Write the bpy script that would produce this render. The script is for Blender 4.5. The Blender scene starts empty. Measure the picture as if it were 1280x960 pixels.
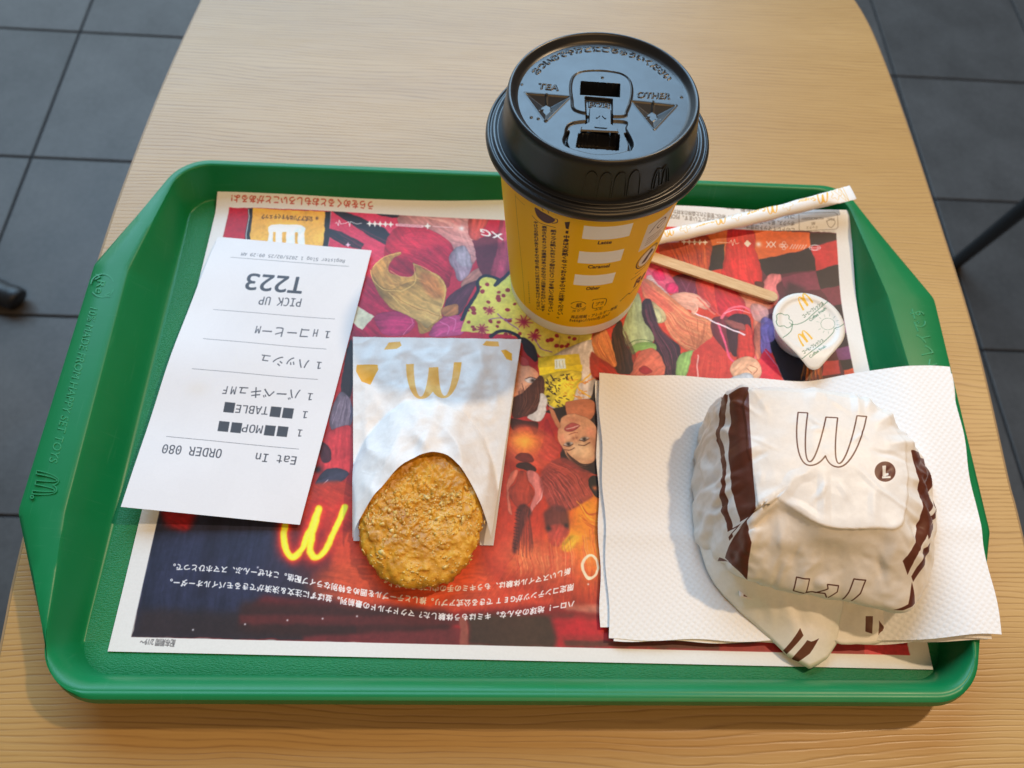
import bpy, bmesh, math, os, random
import numpy as np
from mathutils import Vector, Matrix, noise as mnoise
from mathutils.bvhtree import BVHTree

scene = bpy.context.scene
COL = scene.collection
random.seed(7)
RNG = np.random.default_rng(7)
rad = math.radians

# ------------------------------------------------------------------ camera
CAM_ROT = np.array([[0.99819272, -0.00226491, 0.06005134],
                    [-0.02636334, 0.88148984, 0.47146648],
                    [0.05400248, 0.47219756, -0.87983703]])      # rows: right, up, forward
CAM_LOC = np.array([-0.00527783, -0.20203516, 0.35685871])
CAM_F = 1000.957                                                  # focal length in photo pixels (1280 wide)

cam_data = bpy.data.cameras.new('camera')
cam = bpy.data.objects.new('camera', cam_data)
COL.objects.link(cam)
mw = Matrix.Identity(4)
for i in range(3):
    mw[i][0] = CAM_ROT[0][i]; mw[i][1] = CAM_ROT[1][i]; mw[i][2] = -CAM_ROT[2][i]; mw[i][3] = CAM_LOC[i]
cam.matrix_world = mw
cam_data.sensor_width = 36
cam_data.lens = CAM_F / 1280 * 36
cam_data.clip_start = 0.01
cam_data.clip_end = 60
cam_data.dof.use_dof = True
cam_data.dof.focus_distance = 0.33
cam_data.dof.aperture_fstop = cam_data.lens / 2.2
scene.camera = cam

# ------------------------------------------------------------------ light
world = bpy.data.worlds.new('World')
scene.world = world
world.use_nodes = True
bg = world.node_tree.nodes['Background']
bg.inputs[0].default_value = (1.0, 0.86, 0.70, 1)
bg.inputs[1].default_value = 0.15

def area_light(name, loc, target, sx, sy, power, col, spread=180):
    d = bpy.data.lights.new(name, 'AREA')
    d.shape = 'RECTANGLE'; d.size = sx; d.size_y = sy
    d.energy = power; d.color = col; d.spread = rad(spread)
    o = bpy.data.objects.new(name, d); COL.objects.link(o)
    o.location = loc
    o.rotation_euler = (Vector(target) - Vector(loc)).to_track_quat('-Z', 'Y').to_euler()
    return o

# the shop front beyond the table: street daylight low down, brighter sky above
area_light('window_light_sky', (-0.9, 2.4, 2.35), (-0.9, 1.0, 1.3), 3.6, 1.7, 160, (0.42, 0.70, 1.0))
area_light('window_light_street', (-1.2, 2.4, 0.55), (-1.2, 1.4, 0.45), 3.6, 1.7, 44, (0.64, 0.84, 1.0))
# warm lamps of the room behind the photographer
area_light('room_lamps', (0.5, -1.3, 2.1), (0.15, 0, 0), 1.6, 0.8, 19, (1.0, 0.58, 0.24))
# the warm ceiling spot over the right of the table
d = bpy.data.lights.new('ceiling_spot', 'SPOT')
d.energy = 94; d.color = (1.0, 0.72, 0.44); d.spot_size = rad(54); d.spot_blend = 1.0; d.shadow_soft_size = 0.045
o = bpy.data.objects.new('ceiling_spot', d); COL.objects.link(o)
o.location = (0.98, 0.50, 1.70)
o.rotation_euler = (Vector((0.25, -0.26, 0)) - Vector(o.location)).to_track_quat('-Z', 'Y').to_euler()

scene.view_settings.view_transform = 'Standard'
scene.view_settings.look = 'None'
scene.view_settings.exposure = -0.10
scene.view_settings.gamma = 1.0
scene.cycles.max_bounces = 8
scene.cycles.use_denoising = True

# ------------------------------------------------------------------ helpers
def bp(x, y, z):
    """point at height z seen at photo pixel (x, y)"""
    d = CAM_ROT.T @ np.array([(x - 640) / CAM_F, -(y - 480) / CAM_F, 1.0])
    return CAM_LOC + d * ((z - CAM_LOC[2]) / d[2])

def ray(x, y):
    d = CAM_ROT.T @ np.array([(x - 640) / CAM_F, -(y - 480) / CAM_F, 1.0])
    return d / np.linalg.norm(d)

def sst(e0, e1, x):
    t = np.clip((np.asarray(x, float) - e0) / (e1 - e0), 0, 1)
    return t * t * (3 - 2 * t)

def lin(c):
    c = np.asarray(c, float)
    return np.where(c <= 0.04045, c / 12.92, ((np.maximum(c, 0) + 0.055) / 1.055) ** 2.4)

def srgb(c):
    c = np.clip(c, 0, 1)
    return np.where(c <= 0.0031308, c * 12.92, 1.055 * c ** (1 / 2.4) - 0.055)

def spline(pts, closed=False, n=8):
    """Catmull-Rom through the points"""
    P = np.asarray(pts, float); m = len(P)
    if m < 3: return P
    out = []
    rng_ = range(m) if closed else range(m - 1)
    for i in rng_:
        if closed:
            a, b, c, e = P[(i - 1) % m], P[i], P[(i + 1) % m], P[(i + 2) % m]
        else:
            a, b, c, e = P[max(i - 1, 0)], P[i], P[i + 1], P[min(i + 2, m - 1)]
        t = np.linspace(0, 1, n, endpoint=False)[:, None]
        out.append(0.5 * ((2 * b) + (-a + c) * t + (2 * a - 5 * b + 4 * c - e) * t ** 2 + (-a + 3 * b - 3 * c + e) * t ** 3))
    if not closed: out.append(P[-1:])
    return np.concatenate(out)

def bez(p0, p1, p2, p3, n=14):
    t = np.linspace(0, 1, n)[:, None]
    p0, p1, p2, p3 = map(lambda q: np.asarray(q, float), (p0, p1, p2, p3))
    return (1 - t) ** 3 * p0 + 3 * (1 - t) ** 2 * t * p1 + 3 * (1 - t) * t * t * p2 + t ** 3 * p3

def resample(pts, n, closed=False):
    P = np.asarray(pts, float)
    if closed: P = np.concatenate([P, P[:1]])
    s = np.concatenate([[0], np.cumsum(np.linalg.norm(np.diff(P, axis=0), axis=1))])
    t = np.linspace(0, s[-1], n, endpoint=not closed)
    return np.stack([np.interp(t, s, P[:, k]) for k in range(P.shape[1])], 1)

def fbm(h, w, scale, octaves=4, seed=0, sy=1.0):
    """value noise 0..1 on an image grid"""
    r = np.random.default_rng(seed); out = np.zeros((h, w)); amp = 1; tot = 0
    for o in range(octaves):
        gx = max(2, int(w / scale * 2 ** o) + 2); gy = max(2, int(h / (scale * sy) * 2 ** o) + 2)
        g = r.random((gy, gx))
        yy = np.linspace(0, gy - 1.001, h); xx = np.linspace(0, gx - 1.001, w)
        y0 = yy.astype(int); x0 = xx.astype(int); fy = yy - y0; fx = xx - x0
        fy = (fy * fy * (3 - 2 * fy))[:, None]; fx = (fx * fx * (3 - 2 * fx))[None]
        a = g[y0][:, x0]; b = g[y0][:, x0 + 1]; c = g[y0 + 1][:, x0]; d_ = g[y0 + 1][:, x0 + 1]
        out += amp * ((a * (1 - fx) + b * fx) * (1 - fy) + (c * (1 - fx) + d_ * fx) * fy)
        tot += amp; amp *= 0.5
    return out / tot

def blur1(a, r):
    r = int(round(r))
    if r < 1: return a
    for ax in (0, 1):
        for _ in range(2):
            p = np.pad(a, [(r + 1, r) if k == ax else (0, 0) for k in range(a.ndim)], mode='edge')
            cs = np.cumsum(p, axis=ax)
            n = a.shape[ax]
            hi = np.take(cs, np.arange(2 * r + 1, 2 * r + 1 + n), axis=ax)
            lo = np.take(cs, np.arange(0, n), axis=ax)
            a = (hi - lo) / (2 * r + 1)
    return a

NSE = fbm(512, 512, 16, 3, 77)

# ------------------------------------------------------------------ lettering outlines (font shapes of Blender itself)
_fonts = {}
def get_font(name):
    if name is None: return None
    if name not in _fonts:
        try:
            path = os.path.join(bpy.utils.system_resource('DATAFILES'), 'fonts', name)
            _fonts[name] = bpy.data.fonts.load(path)
        except Exception:
            _fonts[name] = None
    return _fonts[name]
MONO = 'DejaVuSansMono.woff2'
_glyphs = {}
def outlines(body, font=None, spacing=1.0):
    """closed outlines of a line of lettering; returns list of (n,2) arrays, height about 0.7 for capitals"""
    key = (body, font, spacing)
    if key in _glyphs: return _glyphs[key]
    if font and any(ord(c) > 0x2e80 for c in body):     # mixed line of a till printer: narrow and double-width cells
        x = 0.0; res = []
        for c in body:
            wide = ord(c) > 0x2e80; cell = 1.0 if wide else 0.62
            if c != ' ':
                for p in outlines(c, None if wide else font): res.append(p * [0.95 if wide else 1.0, 0.86 if wide else 1.0] + [x, 0])
            x += cell
        _glyphs[key] = res
        return res
    cu = bpy.data.curves.new('lettering', 'FONT')
    cu.body = body; cu.size = 1.0; cu.space_character = spacing
    f = get_font(font)
    if f: cu.font = f
    ob = bpy.data.objects.new('lettering', cu); COL.objects.link(ob)
    dg = bpy.context.evaluated_depsgraph_get()
    dg.update()
    oe = ob.evaluated_get(dg)
    c2 = oe.to_curve(dg)
    res = []
    for sp in c2.splines:
        if sp.type == 'BEZIER':
            bpts = sp.bezier_points; n = len(bpts); pts = []
            for i in range(n):
                a, b = bpts[i], bpts[(i + 1) % n]
                q = bez(a.co[:2], a.handle_right[:2], b.handle_left[:2], b.co[:2], 5)[:-1]
                pts.append(q)
            res.append(np.concatenate(pts))
        else:
            res.append(np.array([p.co[:2] for p in sp.points]))
    oe.to_curve_clear()
    bpy.data.objects.remove(ob); bpy.data.curves.remove(cu)
    _glyphs[key] = res
    return res

def arches(middle=0.05):
    """outline of a double-arch M, unit box, y up"""
    L = [bez((0, 0), (0.01, .55), (.13, 1.0), (.29, 1.0)), bez((.29, 1.0), (.38, 1.0), (.45, .93), (.5, .80))]
    left = np.concatenate(L)
    right = left[::-1] * [-1, 1] + [1, 0]
    I = [bez((.585, middle), (.60, .5), (.64, .93), (.715, .93)), bez((.715, .93), (.79, .93), (.85, .5), (.86, 0))]
    inr = np.concatenate(I)[::-1]
    inl = (np.concatenate(I) * [-1, 1] + [1, 0])
    return np.concatenate([left, right, inr, inl])

# ------------------------------------------------------------------ print canvas
class Canvas:
    def __init__(self, w, h, bg=(255, 255, 255)):
        self.w, self.h = w, h
        self.a = np.empty((h, w, 3)); self.a[:] = np.asarray(bg, float) / 255
    def cover(self, polys, SS=3):
        """non-zero winding coverage of closed outlines (canvas px); returns x0,y0,mask"""
        E = []
        for p in polys:
            p = np.asarray(p, float)
            if len(p) < 3: continue
            q = np.roll(p, -1, axis=0)
            E.append(np.concatenate([p, q], 1))
        if not E: return None
        E = np.concatenate(E)
        x0 = int(max(0, math.floor(E[:, [0, 2]].min()) - 1)); x1 = int(min(self.w, math.ceil(E[:, [0, 2]].max()) + 2))
        y0 = int(max(0, math.floor(E[:, [1, 3]].min()) - 1)); y1 = int(min(self.h, math.ceil(E[:, [1, 3]].max()) + 2))
        if x1 <= x0 or y1 <= y0: return None
        ya, yb = (E[:, 1] - y0) * SS - 0.5, (E[:, 3] - y0) * SS - 0.5
        lo = np.ceil(np.minimum(ya, yb)).astype(int); hi = np.ceil(np.maximum(ya, yb)).astype(int)
        nr = (y1 - y0) * SS
        lo = np.clip(lo, 0, nr); hi = np.clip(hi, 0, nr)
        cnt = hi - lo
        if cnt.sum() == 0: return None
        idx = np.repeat(np.arange(len(E)), cnt)
        off = np.arange(cnt.sum()) - np.repeat(np.cumsum(cnt) - cnt, cnt)
        row = lo[idx] + off
        t = (row - ya[idx]) / (yb - ya)[idx]
        xs = E[idx, 0] + t * (E[idx, 2] - E[idx, 0]) - x0
        wd = np.where(yb > ya, 1, -1)[idx]
        o = np.lexsort((xs, row)); row, xs, wd = row[o], xs[o], wd[o]
        cs = np.cumsum(wd)
        inside = (cs[:-1] != 0) & (row[:-1] == row[1:])
        W = x1 - x0
        a = np.clip(xs[:-1][inside], 0, W - 1e-6); b = np.clip(xs[1:][inside], 0, W - 1e-6); r = row[:-1][inside]
        acc = np.zeros((nr, W + 2))
        for v, s in ((a, 1.0), (b, -1.0)):
            i = v.astype(int); f = v - i
            np.add.at(acc, (r, i), s * (1 - f)); np.add.at(acc, (r, i + 1), s * f)
        m = np.cumsum(acc, 1)[:, :W].reshape(y1 - y0, SS, W).mean(1)
        return x0, y0, np.clip(m, 0, 1)
    def fill(self, polys, col, alpha=1.0, blur=0, col2=None, g0=None, g1=None, vol=0.0):
        if isinstance(polys, np.ndarray) and polys.ndim == 2: polys = [polys]
        if blur:
            allp = np.concatenate([np.asarray(p) for p in polys]); b = blur * 2.5
            box = np.array([[allp[:, 0].min() - b, allp[:, 1].min() - b]] * 3)  # grow the box with empty slivers
            box2 = np.array([[allp[:, 0].max() + b, allp[:, 1].max() + b]] * 3)
            polys = list(polys) + [box, box2 + [[0, 0], [.01, 0], [0, .01]]]
        r = self.cover(polys)
        if r is None: return
        x0, y0, m = r
        if blur: m = blur1(m, blur)
        h, w = m.shape
        if vol:
            R = max(2, min(h, w) * .16); mb = blur1(np.pad(m, 4), R)[4:-4, 4:-4]
            sx = np.roll(mb, int(R * .7), 1) - np.roll(mb, -int(R * .7), 1); 
            tone = 1 - vol * (1 - mb) * m * 1.1 + vol * .35 * sx
            # brushed streaks along the long axis of the shape
            P_ = np.asarray(polys[0], float); q = P_ - P_.mean(0)
            ev, evec = np.linalg.eigh(q.T @ q); ax = evec[:, 1]
            yy, xx = np.mgrid[0:h, 0:w]
            uu = xx * ax[0] + yy * ax[1]; vv = -xx * ax[1] + yy * ax[0]
            vv = vv + 9 * np.sin(uu / 60 + len(P_)) + 700
            nA = NSE[(vv * 3.2).astype(int) % 512, (uu * .42 + 900).astype(int) % 512]; nB = NSE[(vv * 1.1).astype(int) % 512, (uu * .16 + 700).astype(int) % 512]
            tone = (tone + vol * (1.2 * (nA - .5) + 1.4 * (nB - .5)))[..., None]
        c = np.asarray(col, float) / 255
        if col2 is not None:
            c2 = np.asarray(col2, float) / 255
            yy, xx = np.mgrid[y0:y0 + h, x0:x0 + w]
            dv = np.subtract(g1, g0); t = np.clip(((xx - g0[0]) * dv[0] + (yy - g0[1]) * dv[1]) / (dv @ dv), 0, 1)[..., None]
            c = c * (1 - t) + c2 * t
        if vol: c = np.clip(c * tone, 0, 1)
        m = (m * alpha)[..., None]
        reg = self.a[y0:y0 + h, x0:x0 + w]
        reg[:] = reg * (1 - m) + c * m
    def stroke_polys(self, P, width):
        P = np.asarray(P, float); out = []
        w = np.broadcast_to(np.asarray(width, float), (len(P),)) / 2
        for i in range(len(P) - 1):
            d = P[i + 1] - P[i]; L = np.hypot(*d)
            if L < 1e-6: continue
            n = np.array([-d[1], d[0]]) / L
            out.append(np.array([P[i] + n * w[i], P[i] - n * w[i], P[i + 1] - n * w[i + 1], P[i + 1] + n * w[i + 1]]))
        if w.max() > 0.6:
            t = np.linspace(0, 2 * np.pi, 9)[:-1]
            for p, ww in zip(P, w):
                out.append(np.stack([p[0] + ww * np.cos(t), p[1] - ww * np.sin(t)], 1)[::1])
        res = []
        for q in out:   # same turning sense everywhere
            A = np.sum(q[:, 0] * np.roll(q[:, 1], -1) - q[:, 1] * np.roll(q[:, 0], -1))
            res.append(q if A > 0 else q[::-1])
        return res
    def stroke(self, P, width, col, alpha=1.0, blur=0):
        q = self.stroke_polys(P, width)
        if q: self.fill(q, col, alpha, blur)
    def glow(self, c, rx, ry, col, alpha=1.0):
        x0, x1 = int(max(0, c[0] - 3 * rx)), int(min(self.w, c[0] + 3 * rx)); y0, y1 = int(max(0, c[1] - 3 * ry)), int(min(self.h, c[1] + 3 * ry))
        if x1 <= x0 or y1 <= y0: return
        yy, xx = np.mgrid[y0:y1, x0:x1]
        m = (alpha * np.exp(-((xx - c[0]) / rx) ** 2 - ((yy - c[1]) / ry) ** 2))[..., None]
        reg = self.a[y0:y1, x0:x1]; reg[:] = reg * (1 - m) + np.asarray(col, float) / 255 * m
    def glyphs(self, body, o, ex, ey, font=None, bold=0, spacing=1.0, fit=True):
        """outlines of a line placed at o, running along ex (full width), cap height along ey (canvas px)"""
        g = outlines(body, font, spacing)
        if not g: return []
        al = np.concatenate(g); xmin, xmax = al[:, 0].min(), al[:, 0].max()
        o, ex, ey = map(lambda q: np.asarray(q, float), (o, ex, ey))
        return [o + np.outer((p[:, 0] - xmin) / (xmax - xmin), ex) + np.outer(p[:, 1] / 0.72, ey) for p in g]
    def write(self, body, o, ex, ey, col, alpha=1.0, font=None, bold=0, spacing=1.0):
        g = self.glyphs(body, o, ex, ey, font, bold, spacing)
        if not g: return
        self.fill(g, col, alpha)
        if bold:
            for p in g: self.stroke(np.concatenate([p, p[:1]]), bold, col, alpha)
    def image(self, name):
        im = bpy.data.images.new(name, self.w, self.h)
        px = np.ones((self.h, self.w, 4), np.float32); px[..., :3] = np.clip(self.a[::-1], 0, 1)
        im.pixels.foreach_set(px.ravel()); im.update(); im.pack()
        return im

class Surf:
    """reads the print position (canvas px) of a mesh with UVs at a photo pixel: used to lay lettering on a built surface"""
    def __init__(self, ob, cv, zfall=0.0045):
        me = ob.data; me.calc_loop_triangles()
        self.V = [v.co.copy() for v in me.vertices]
        self.T = [tuple(t.vertices) for t in me.loop_triangles]
        uvl = me.uv_layers.active.data
        self.UV = [[tuple(uvl[l].uv) for l in t.loops] for t in me.loop_triangles]
        self.bvh = BVHTree.FromPolygons(self.V, self.T); self.cv = cv; self.z = zfall
        self.inv = ob.matrix_world.inverted()
        self.cache = {}
    def p(self, x, y):
        k = (round(x, 2), round(y, 2))
        if k in self.cache: return self.cache[k]
        d = Vector(ray(x, y)); o = Vector(CAM_LOC)
        hit, n, i, dist = self.bvh.ray_cast(o, d)
        if hit is None:
            q = Vector(bp(x, y, self.z)); hit, n, i, dist = self.bvh.find_nearest(q)
            tgt = q
        else: tgt = hit
        a, b, c = (self.V[j] for j in self.T[i])
        ua, ub, uc = (np.array(u) for u in self.UV[i])
        v0, v1, v2 = b - a, c - a, tgt - a
        d00, d01, d11, d20, d21 = v0.dot(v0), v0.dot(v1), v1.dot(v1), v2.dot(v0), v2.dot(v1)
        den = d00 * d11 - d01 * d01 or 1e-20
        v = (d11 * d20 - d01 * d21) / den; w = (d00 * d21 - d01 * d20) / den
        uv = ua * (1 - v - w) + ub * v + uc * w
        r = np.array([uv[0] * self.cv.w, (1 - uv[1]) * self.cv.h])
        self.cache[k] = r
        return r
    def m(self, pts): return np.array([self.p(x, y) for x, y in pts])
    # painting with photo pixels
    def poly(self, pts, col, sm=False, **k):
        P = spline(pts, True, 6) if sm else self.dense(pts)
        if sm and 'vol' not in k: k['vol'] = getattr(self, 'vol', 0.0)
        edge = sm and not k.get('blur') and getattr(self, 'vol', 0.0) > 0
        if 'g0' in k: k['g0'] = self.p(*k['g0']); k['g1'] = self.p(*k['g1'])
        Q = self.m(P)
        self.cv.fill(Q, col, **k)
        if edge: self.cv.stroke(np.concatenate([Q, Q[:1]]), 2.2, tuple(x * .5 for x in col), .22)
    def dense(self, pts):
        out = []
        for i in range(len(pts)):
            a, b = np.array(pts[i], float), np.array(pts[(i + 1) % len(pts)], float)
            n = max(1, int(np.hypot(*(b - a)) / 25))
            for j in range(n): out.append(a + (b - a) * j / n)
        return out
    def line(self, pts, w, col, sm=True, **k):
        P = spline(pts, False, 6) if sm else np.asarray(pts, float)
        self.cv.stroke(self.m(P), w, col, **k)
    def text(self, body, p0, p1, up, col, **k):
        a, b, c = self.p(*p0), self.p(*p1), self.p(p0[0] + up[0], p0[1] + up[1])
        self.cv.write(body, a, b - a, c - a, col, **k)
    def glow(self, x, y, rx, ry, col, alpha=1.0):
        k = np.linalg.norm(self.p(x + 4, y) - self.p(x - 4, y)) / 8
        k2 = np.linalg.norm(self.p(x, y + 4) - self.p(x, y - 4)) / 8
        self.cv.glow(self.p(x, y), rx * k, ry * k2, col, alpha)

# ------------------------------------------------------------------ objects
def link(ob, parent=None):
    COL.objects.link(ob)
    if parent is not None: ob.parent = parent
    return ob

def mesh(name, V, F, mat=None, parent=None, smooth=True, uv=None, sharp=None, mats=None, fmat=None):
    me = bpy.data.meshes.new(name)
    me.from_pydata([tuple(v) for v in V], [], [tuple(f) for f in F]); me.update()
    if uv is not None:
        l = me.uv_layers.new(name='print')
        uv = np.asarray(uv, np.float32)
        li = np.empty(len(me.loops), np.int32); me.loops.foreach_get('vertex_index', li)
        l.data.foreach_set('uv', uv[li].ravel())
    if smooth:
        me.polygons.foreach_set('use_smooth', [True] * len(me.polygons))
        if sharp: me.set_sharp_from_angle(angle=rad(sharp))
    if mat: me.materials.append(mat)
    if mats:
        for m_ in mats: me.materials.append(m_)
    if fmat is not None: me.polygons.foreach_set('material_index', np.asarray(fmat, np.int32))
    ob = bpy.data.objects.new(name, me)
    return link(ob, parent)

def thing(name, label, cat, loc=(0, 0, 0), group=None):
    o = bpy.data.objects.new(name, None); o.empty_display_size = 0.02
    COL.objects.link(o); o.location = loc
    return tag(o, label, cat, group)

def tag(o, label, cat, group=None):
    o['label'] = label; o['category'] = cat
    if group: o['group'] = group
    return o

def keep(ob, parent):
    """parent without moving"""
    ob.parent = parent
    ob.matrix_parent_inverse = Matrix.Translation(parent.location).inverted()
    return ob

def grid(name, nu, nv, fn, mat=None, parent=None, thick=0.0, off=-1.0, uvfn=None, **k):
    """sheet z = fn(u, v) -> (x, y, z); u, v in 0..1"""
    u, v = np.meshgrid(np.linspace(0, 1, nu), np.linspace(0, 1, nv))
    P = fn(u, v); V = np.stack([P[0].ravel(), P[1].ravel(), P[2].ravel()], 1)
    uv = np.stack([u.ravel(), v.ravel()], 1) if uvfn is None else uvfn(u, v)
    i = np.arange((nv - 1) * nu).reshape(nv - 1, nu)[:, :-1].ravel()
    F = np.stack([i, i + 1, i + nu + 1, i + nu], 1)
    ob = mesh(name, V, F.tolist(), mat, parent, uv=uv, **k)
    if thick:
        vi = lambda a, b: a * nu + b
        edge = set()
        for e in ob.data.edges:
            a, b = e.vertices
            if (a // nu == b // nu and a // nu in (0, nv - 1)) or (a % nu == b % nu and a % nu in (0, nu - 1)): e.use_edge_sharp = True
        md = ob.modifiers.new('thickness', 'SOLIDIFY'); md.thickness = thick; md.offset = off
    return ob

def lathe(prof, n=96, cx=0, cy=0, cap0=False, cap1=False):
    V, F, UV = [], [], []
    m = len(prof)
    for i, (r, z) in enumerate(prof):
        for j in range(n):
            t = 2 * math.pi * j / n
            V.append((cx + r * math.cos(t), cy + r * math.sin(t), z)); UV.append((j / n, i / (m - 1)))
    for i in range(m - 1):
        for j in range(n):
            k = (j + 1) % n
            F.append((i * n + j, i * n + k, (i + 1) * n + k, (i + 1) * n + j))
    if cap0: F.append(tuple(range(n - 1, -1, -1)))
    if cap1: F.append(tuple((m - 1) * n + j for j in range(n)))
    return V, F, UV

def text_mesh(name, body, o, ex, ey, depth, mat, parent, nz=(0, 0, 1), font=None, polys=None, round_=0.0):
    """raised lettering: outlines filled and extruded, o/ex/ey are 3-D vectors"""
    g = polys if polys is not None else outlines(body, font)
    al = np.concatenate(g); xmin, xmax = al[:, 0].min(), al[:, 0].max()
    o, ex, ey, nz = (np.asarray(q, float) for q in (o, ex, ey, nz))
    cu = bpy.data.curves.new(name, 'CURVE'); cu.dimensions = '2D'; cu.fill_mode = 'BOTH'; cu.extrude = 0.5 if not round_ else 0.0
    if round_: cu.bevel_depth = round_; cu.bevel_resolution = 1; cu.offset = -round_ * .5
    for p in g:
        s = cu.splines.new('POLY'); s.points.add(len(p) - 1); s.use_cyclic_u = True
        for q, sp in zip(p, s.points): sp.co = (q[0], q[1], 0, 1)
    tmp = bpy.data.objects.new('tmp', cu); COL.objects.link(tmp)
    dg = bpy.context.evaluated_depsgraph_get(); dg.update()
    me0 = tmp.evaluated_get(dg).to_mesh()
    V = np.array([v.co[:] for v in me0.vertices]); F = [tuple(f.vertices) for f in me0.polygons]
    tmp.evaluated_get(dg).to_mesh_clear()
    bpy.data.objects.remove(tmp); bpy.data.curves.remove(cu)
    P = o + np.outer((V[:, 0] - xmin) / (xmax - xmin), ex) + np.outer(V[:, 1] / (0.72 if polys is None else 1.0), ey) + np.outer(V[:, 2] * depth, nz)
    return mesh(name, P, F, mat, parent, smooth=bool(round_))

# ------------------------------------------------------------------ materials
def pbr(name, col, rough=0.5, spec=0.5, sub=0.0, trans=0.0, alpha=1.0, coat=0.0):
    m = bpy.data.materials.new(name); m.use_nodes = True
    b = m.node_tree.nodes['Principled BSDF']
    b.inputs['Base Color'].default_value = (*col, 1); b.inputs['Roughness'].default_value = rough
    b.inputs['Specular IOR Level'].default_value = spec
    if sub:
        b.inputs['Subsurface Weight'].default_value = sub; b.inputs['Subsurface Radius'].default_value = (.004, .0025, .0012)
        b.inputs['Subsurface Scale'].default_value = 1.0
    if trans: b.inputs['Transmission Weight'].default_value = trans
    if coat: b.inputs['Coat Weight'].default_value = coat
    return m

class NT:
    def __init__(self, m): self.m = m; self.t = m.node_tree; self.b = self.t.nodes['Principled BSDF']
    def n(self, typ, **k):
        x = self.t.nodes.new(typ)
        for a, v in k.items():
            if a in x.inputs: x.inputs[a].default_value = v
            else: setattr(x, a, v)
        return x
    def l(self, a, b): self.t.links.new(a, b)
    def coords(self, scale=(1, 1, 1), kind='Object', rot=(0, 0, 0)):
        c = self.n('ShaderNodeTexCoord'); mp = self.n('ShaderNodeMapping')
        mp.inputs['Scale'].default_value = scale; mp.inputs['Rotation'].default_value = rot
        self.l(c.outputs[kind], mp.inputs['Vector']); return mp.outputs['Vector']
    def noise(self, vec, scale, detail=4, rough=0.5, dist=0.0):
        x = self.n('ShaderNodeTexNoise'); x.inputs['Scale'].default_value = scale; x.inputs['Detail'].default_value = detail
        x.inputs['Roughness'].default_value = rough; x.inputs['Distortion'].default_value = dist
        self.l(vec, x.inputs['Vector']); return x.outputs['Fac']
    def ramp(self, fac, stops):
        x = self.n('ShaderNodeValToRGB'); e = x.color_ramp.elements
        while len(e) < len(stops): e.new(0.5)
        for el, (p, c) in zip(e, stops):
            el.position = p; el.color = (*c, 1) if len(c) == 3 else c
        self.l(fac, x.inputs['Fac']); return x.outputs['Color']
    def mixc(self, fac, a, b, mode='MIX'):
        x = self.n('ShaderNodeMix', data_type='RGBA', blend_type=mode)
        for s, v in ((0, fac), (6, a), (7, b)):
            if hasattr(v, 'is_linked') or hasattr(v, 'links'): self.l(v, x.inputs[s])
            else: x.inputs[s].default_value = v if not isinstance(v, tuple) else ((*v, 1) if len(v) == 3 else v)
        return x.outputs[2]
    def math(self, op, a, b=0.0, c=None):
        x = self.n('ShaderNodeMath', operation=op)
        for s, v in enumerate((a, b) if c is None else (a, b, c)):
            if isinstance(v, (int, float)): x.inputs[s].default_value = v
            else: self.l(v, x.inputs[s])
        return x.outputs[0]
    def bump(self, h, strength=0.3, dist=0.001, prev=None):
        x = self.n('ShaderNodeBump'); x.inputs['Strength'].default_value = strength; x.inputs['Distance'].default_value = dist
        self.l(h, x.inputs['Height'])
        if prev is not None: self.l(prev, x.inputs['Normal'])
        self.l(x.outputs['Normal'], self.b.inputs['Normal']); return x.outputs['Normal']
    def color(self, c): self.l(c, self.b.inputs['Base Color'])
    def rough(self, c): self.l(c, self.b.inputs['Roughness'])

def print_mat(name, rough=0.55, spec=0.4, grain=0.05, gscale=900, bumpd=0.00003, bscale=1500, crumple=0.0):
    """printed paper: the image is set later through img_node"""
    m = pbr(name, (.8, .8, .8), rough, spec); N = NT(m)
    im = N.n('ShaderNodeTexImage'); im.interpolation = 'Cubic'; im.extension = 'EXTEND'
    v = N.coords()
    nz = N.noise(v, gscale, 3, .6)
    g = N.ramp(nz, [(0.25, (1 - grain * 2,) * 3), (0.75, (1, 1, 1))])
    N.color(N.mixc(1.0, im.outputs['Color'], g, 'MULTIPLY'))
    nb = N.bump(N.noise(v, bscale, 3), .5, bumpd)
    if crumple:
        def ridge(sc, dist):
            return N.math('ABSOLUTE', N.math('SUBTRACT', N.noise(v, sc, 1, .4, dist), .5))
        h = N.math('ADD', N.math('MULTIPLY', ridge(48, .6), -1.0), N.math('MULTIPLY', ridge(120, .4), -.35))
        N.bump(h, crumple, .004, nb)
    return m, im

# ================================================================== floor
FZ = -0.72
def tile_mat():
    m = pbr('dark_tile', (.1, .1, .11), .35, .16); N = NT(m)
    v = N.coords((1, 1, 1), 'Object')
    info = N.n('ShaderNodeObjectInfo')
    a = N.noise(v, 9, 5, .6); b = N.noise(v, 120, 3, .6)
    c = N.ramp(N.math('ADD', N.math('MULTIPLY', a, .7), N.math('MULTIPLY', b, .3)), [(.3, (.070, .064, .060)), (.7, (.122, .112, .105))])
    t = N.math('ADD', N.math('MULTIPLY', info.outputs['Random'], .22), .89)
    N.color(N.mixc(1.0, c, t, 'MULTIPLY'))
    N.rough(N.math('ADD', N.math('MULTIPLY', a, .2), .27))
    N.bump(b, .25, .0006)
    return m
M_TILE = tile_mat()
M_GROUT = pbr('grout', (.022, .022, .024), .85, .2)
fl = mesh('floor', [(-6, -6, FZ - .003), (7, -6, FZ - .003), (7, 7, FZ - .003), (-6, 7, FZ - .003)], [(0, 1, 2, 3)], M_GROUT, smooth=False)
fl['kind'] = 'structure'
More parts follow.
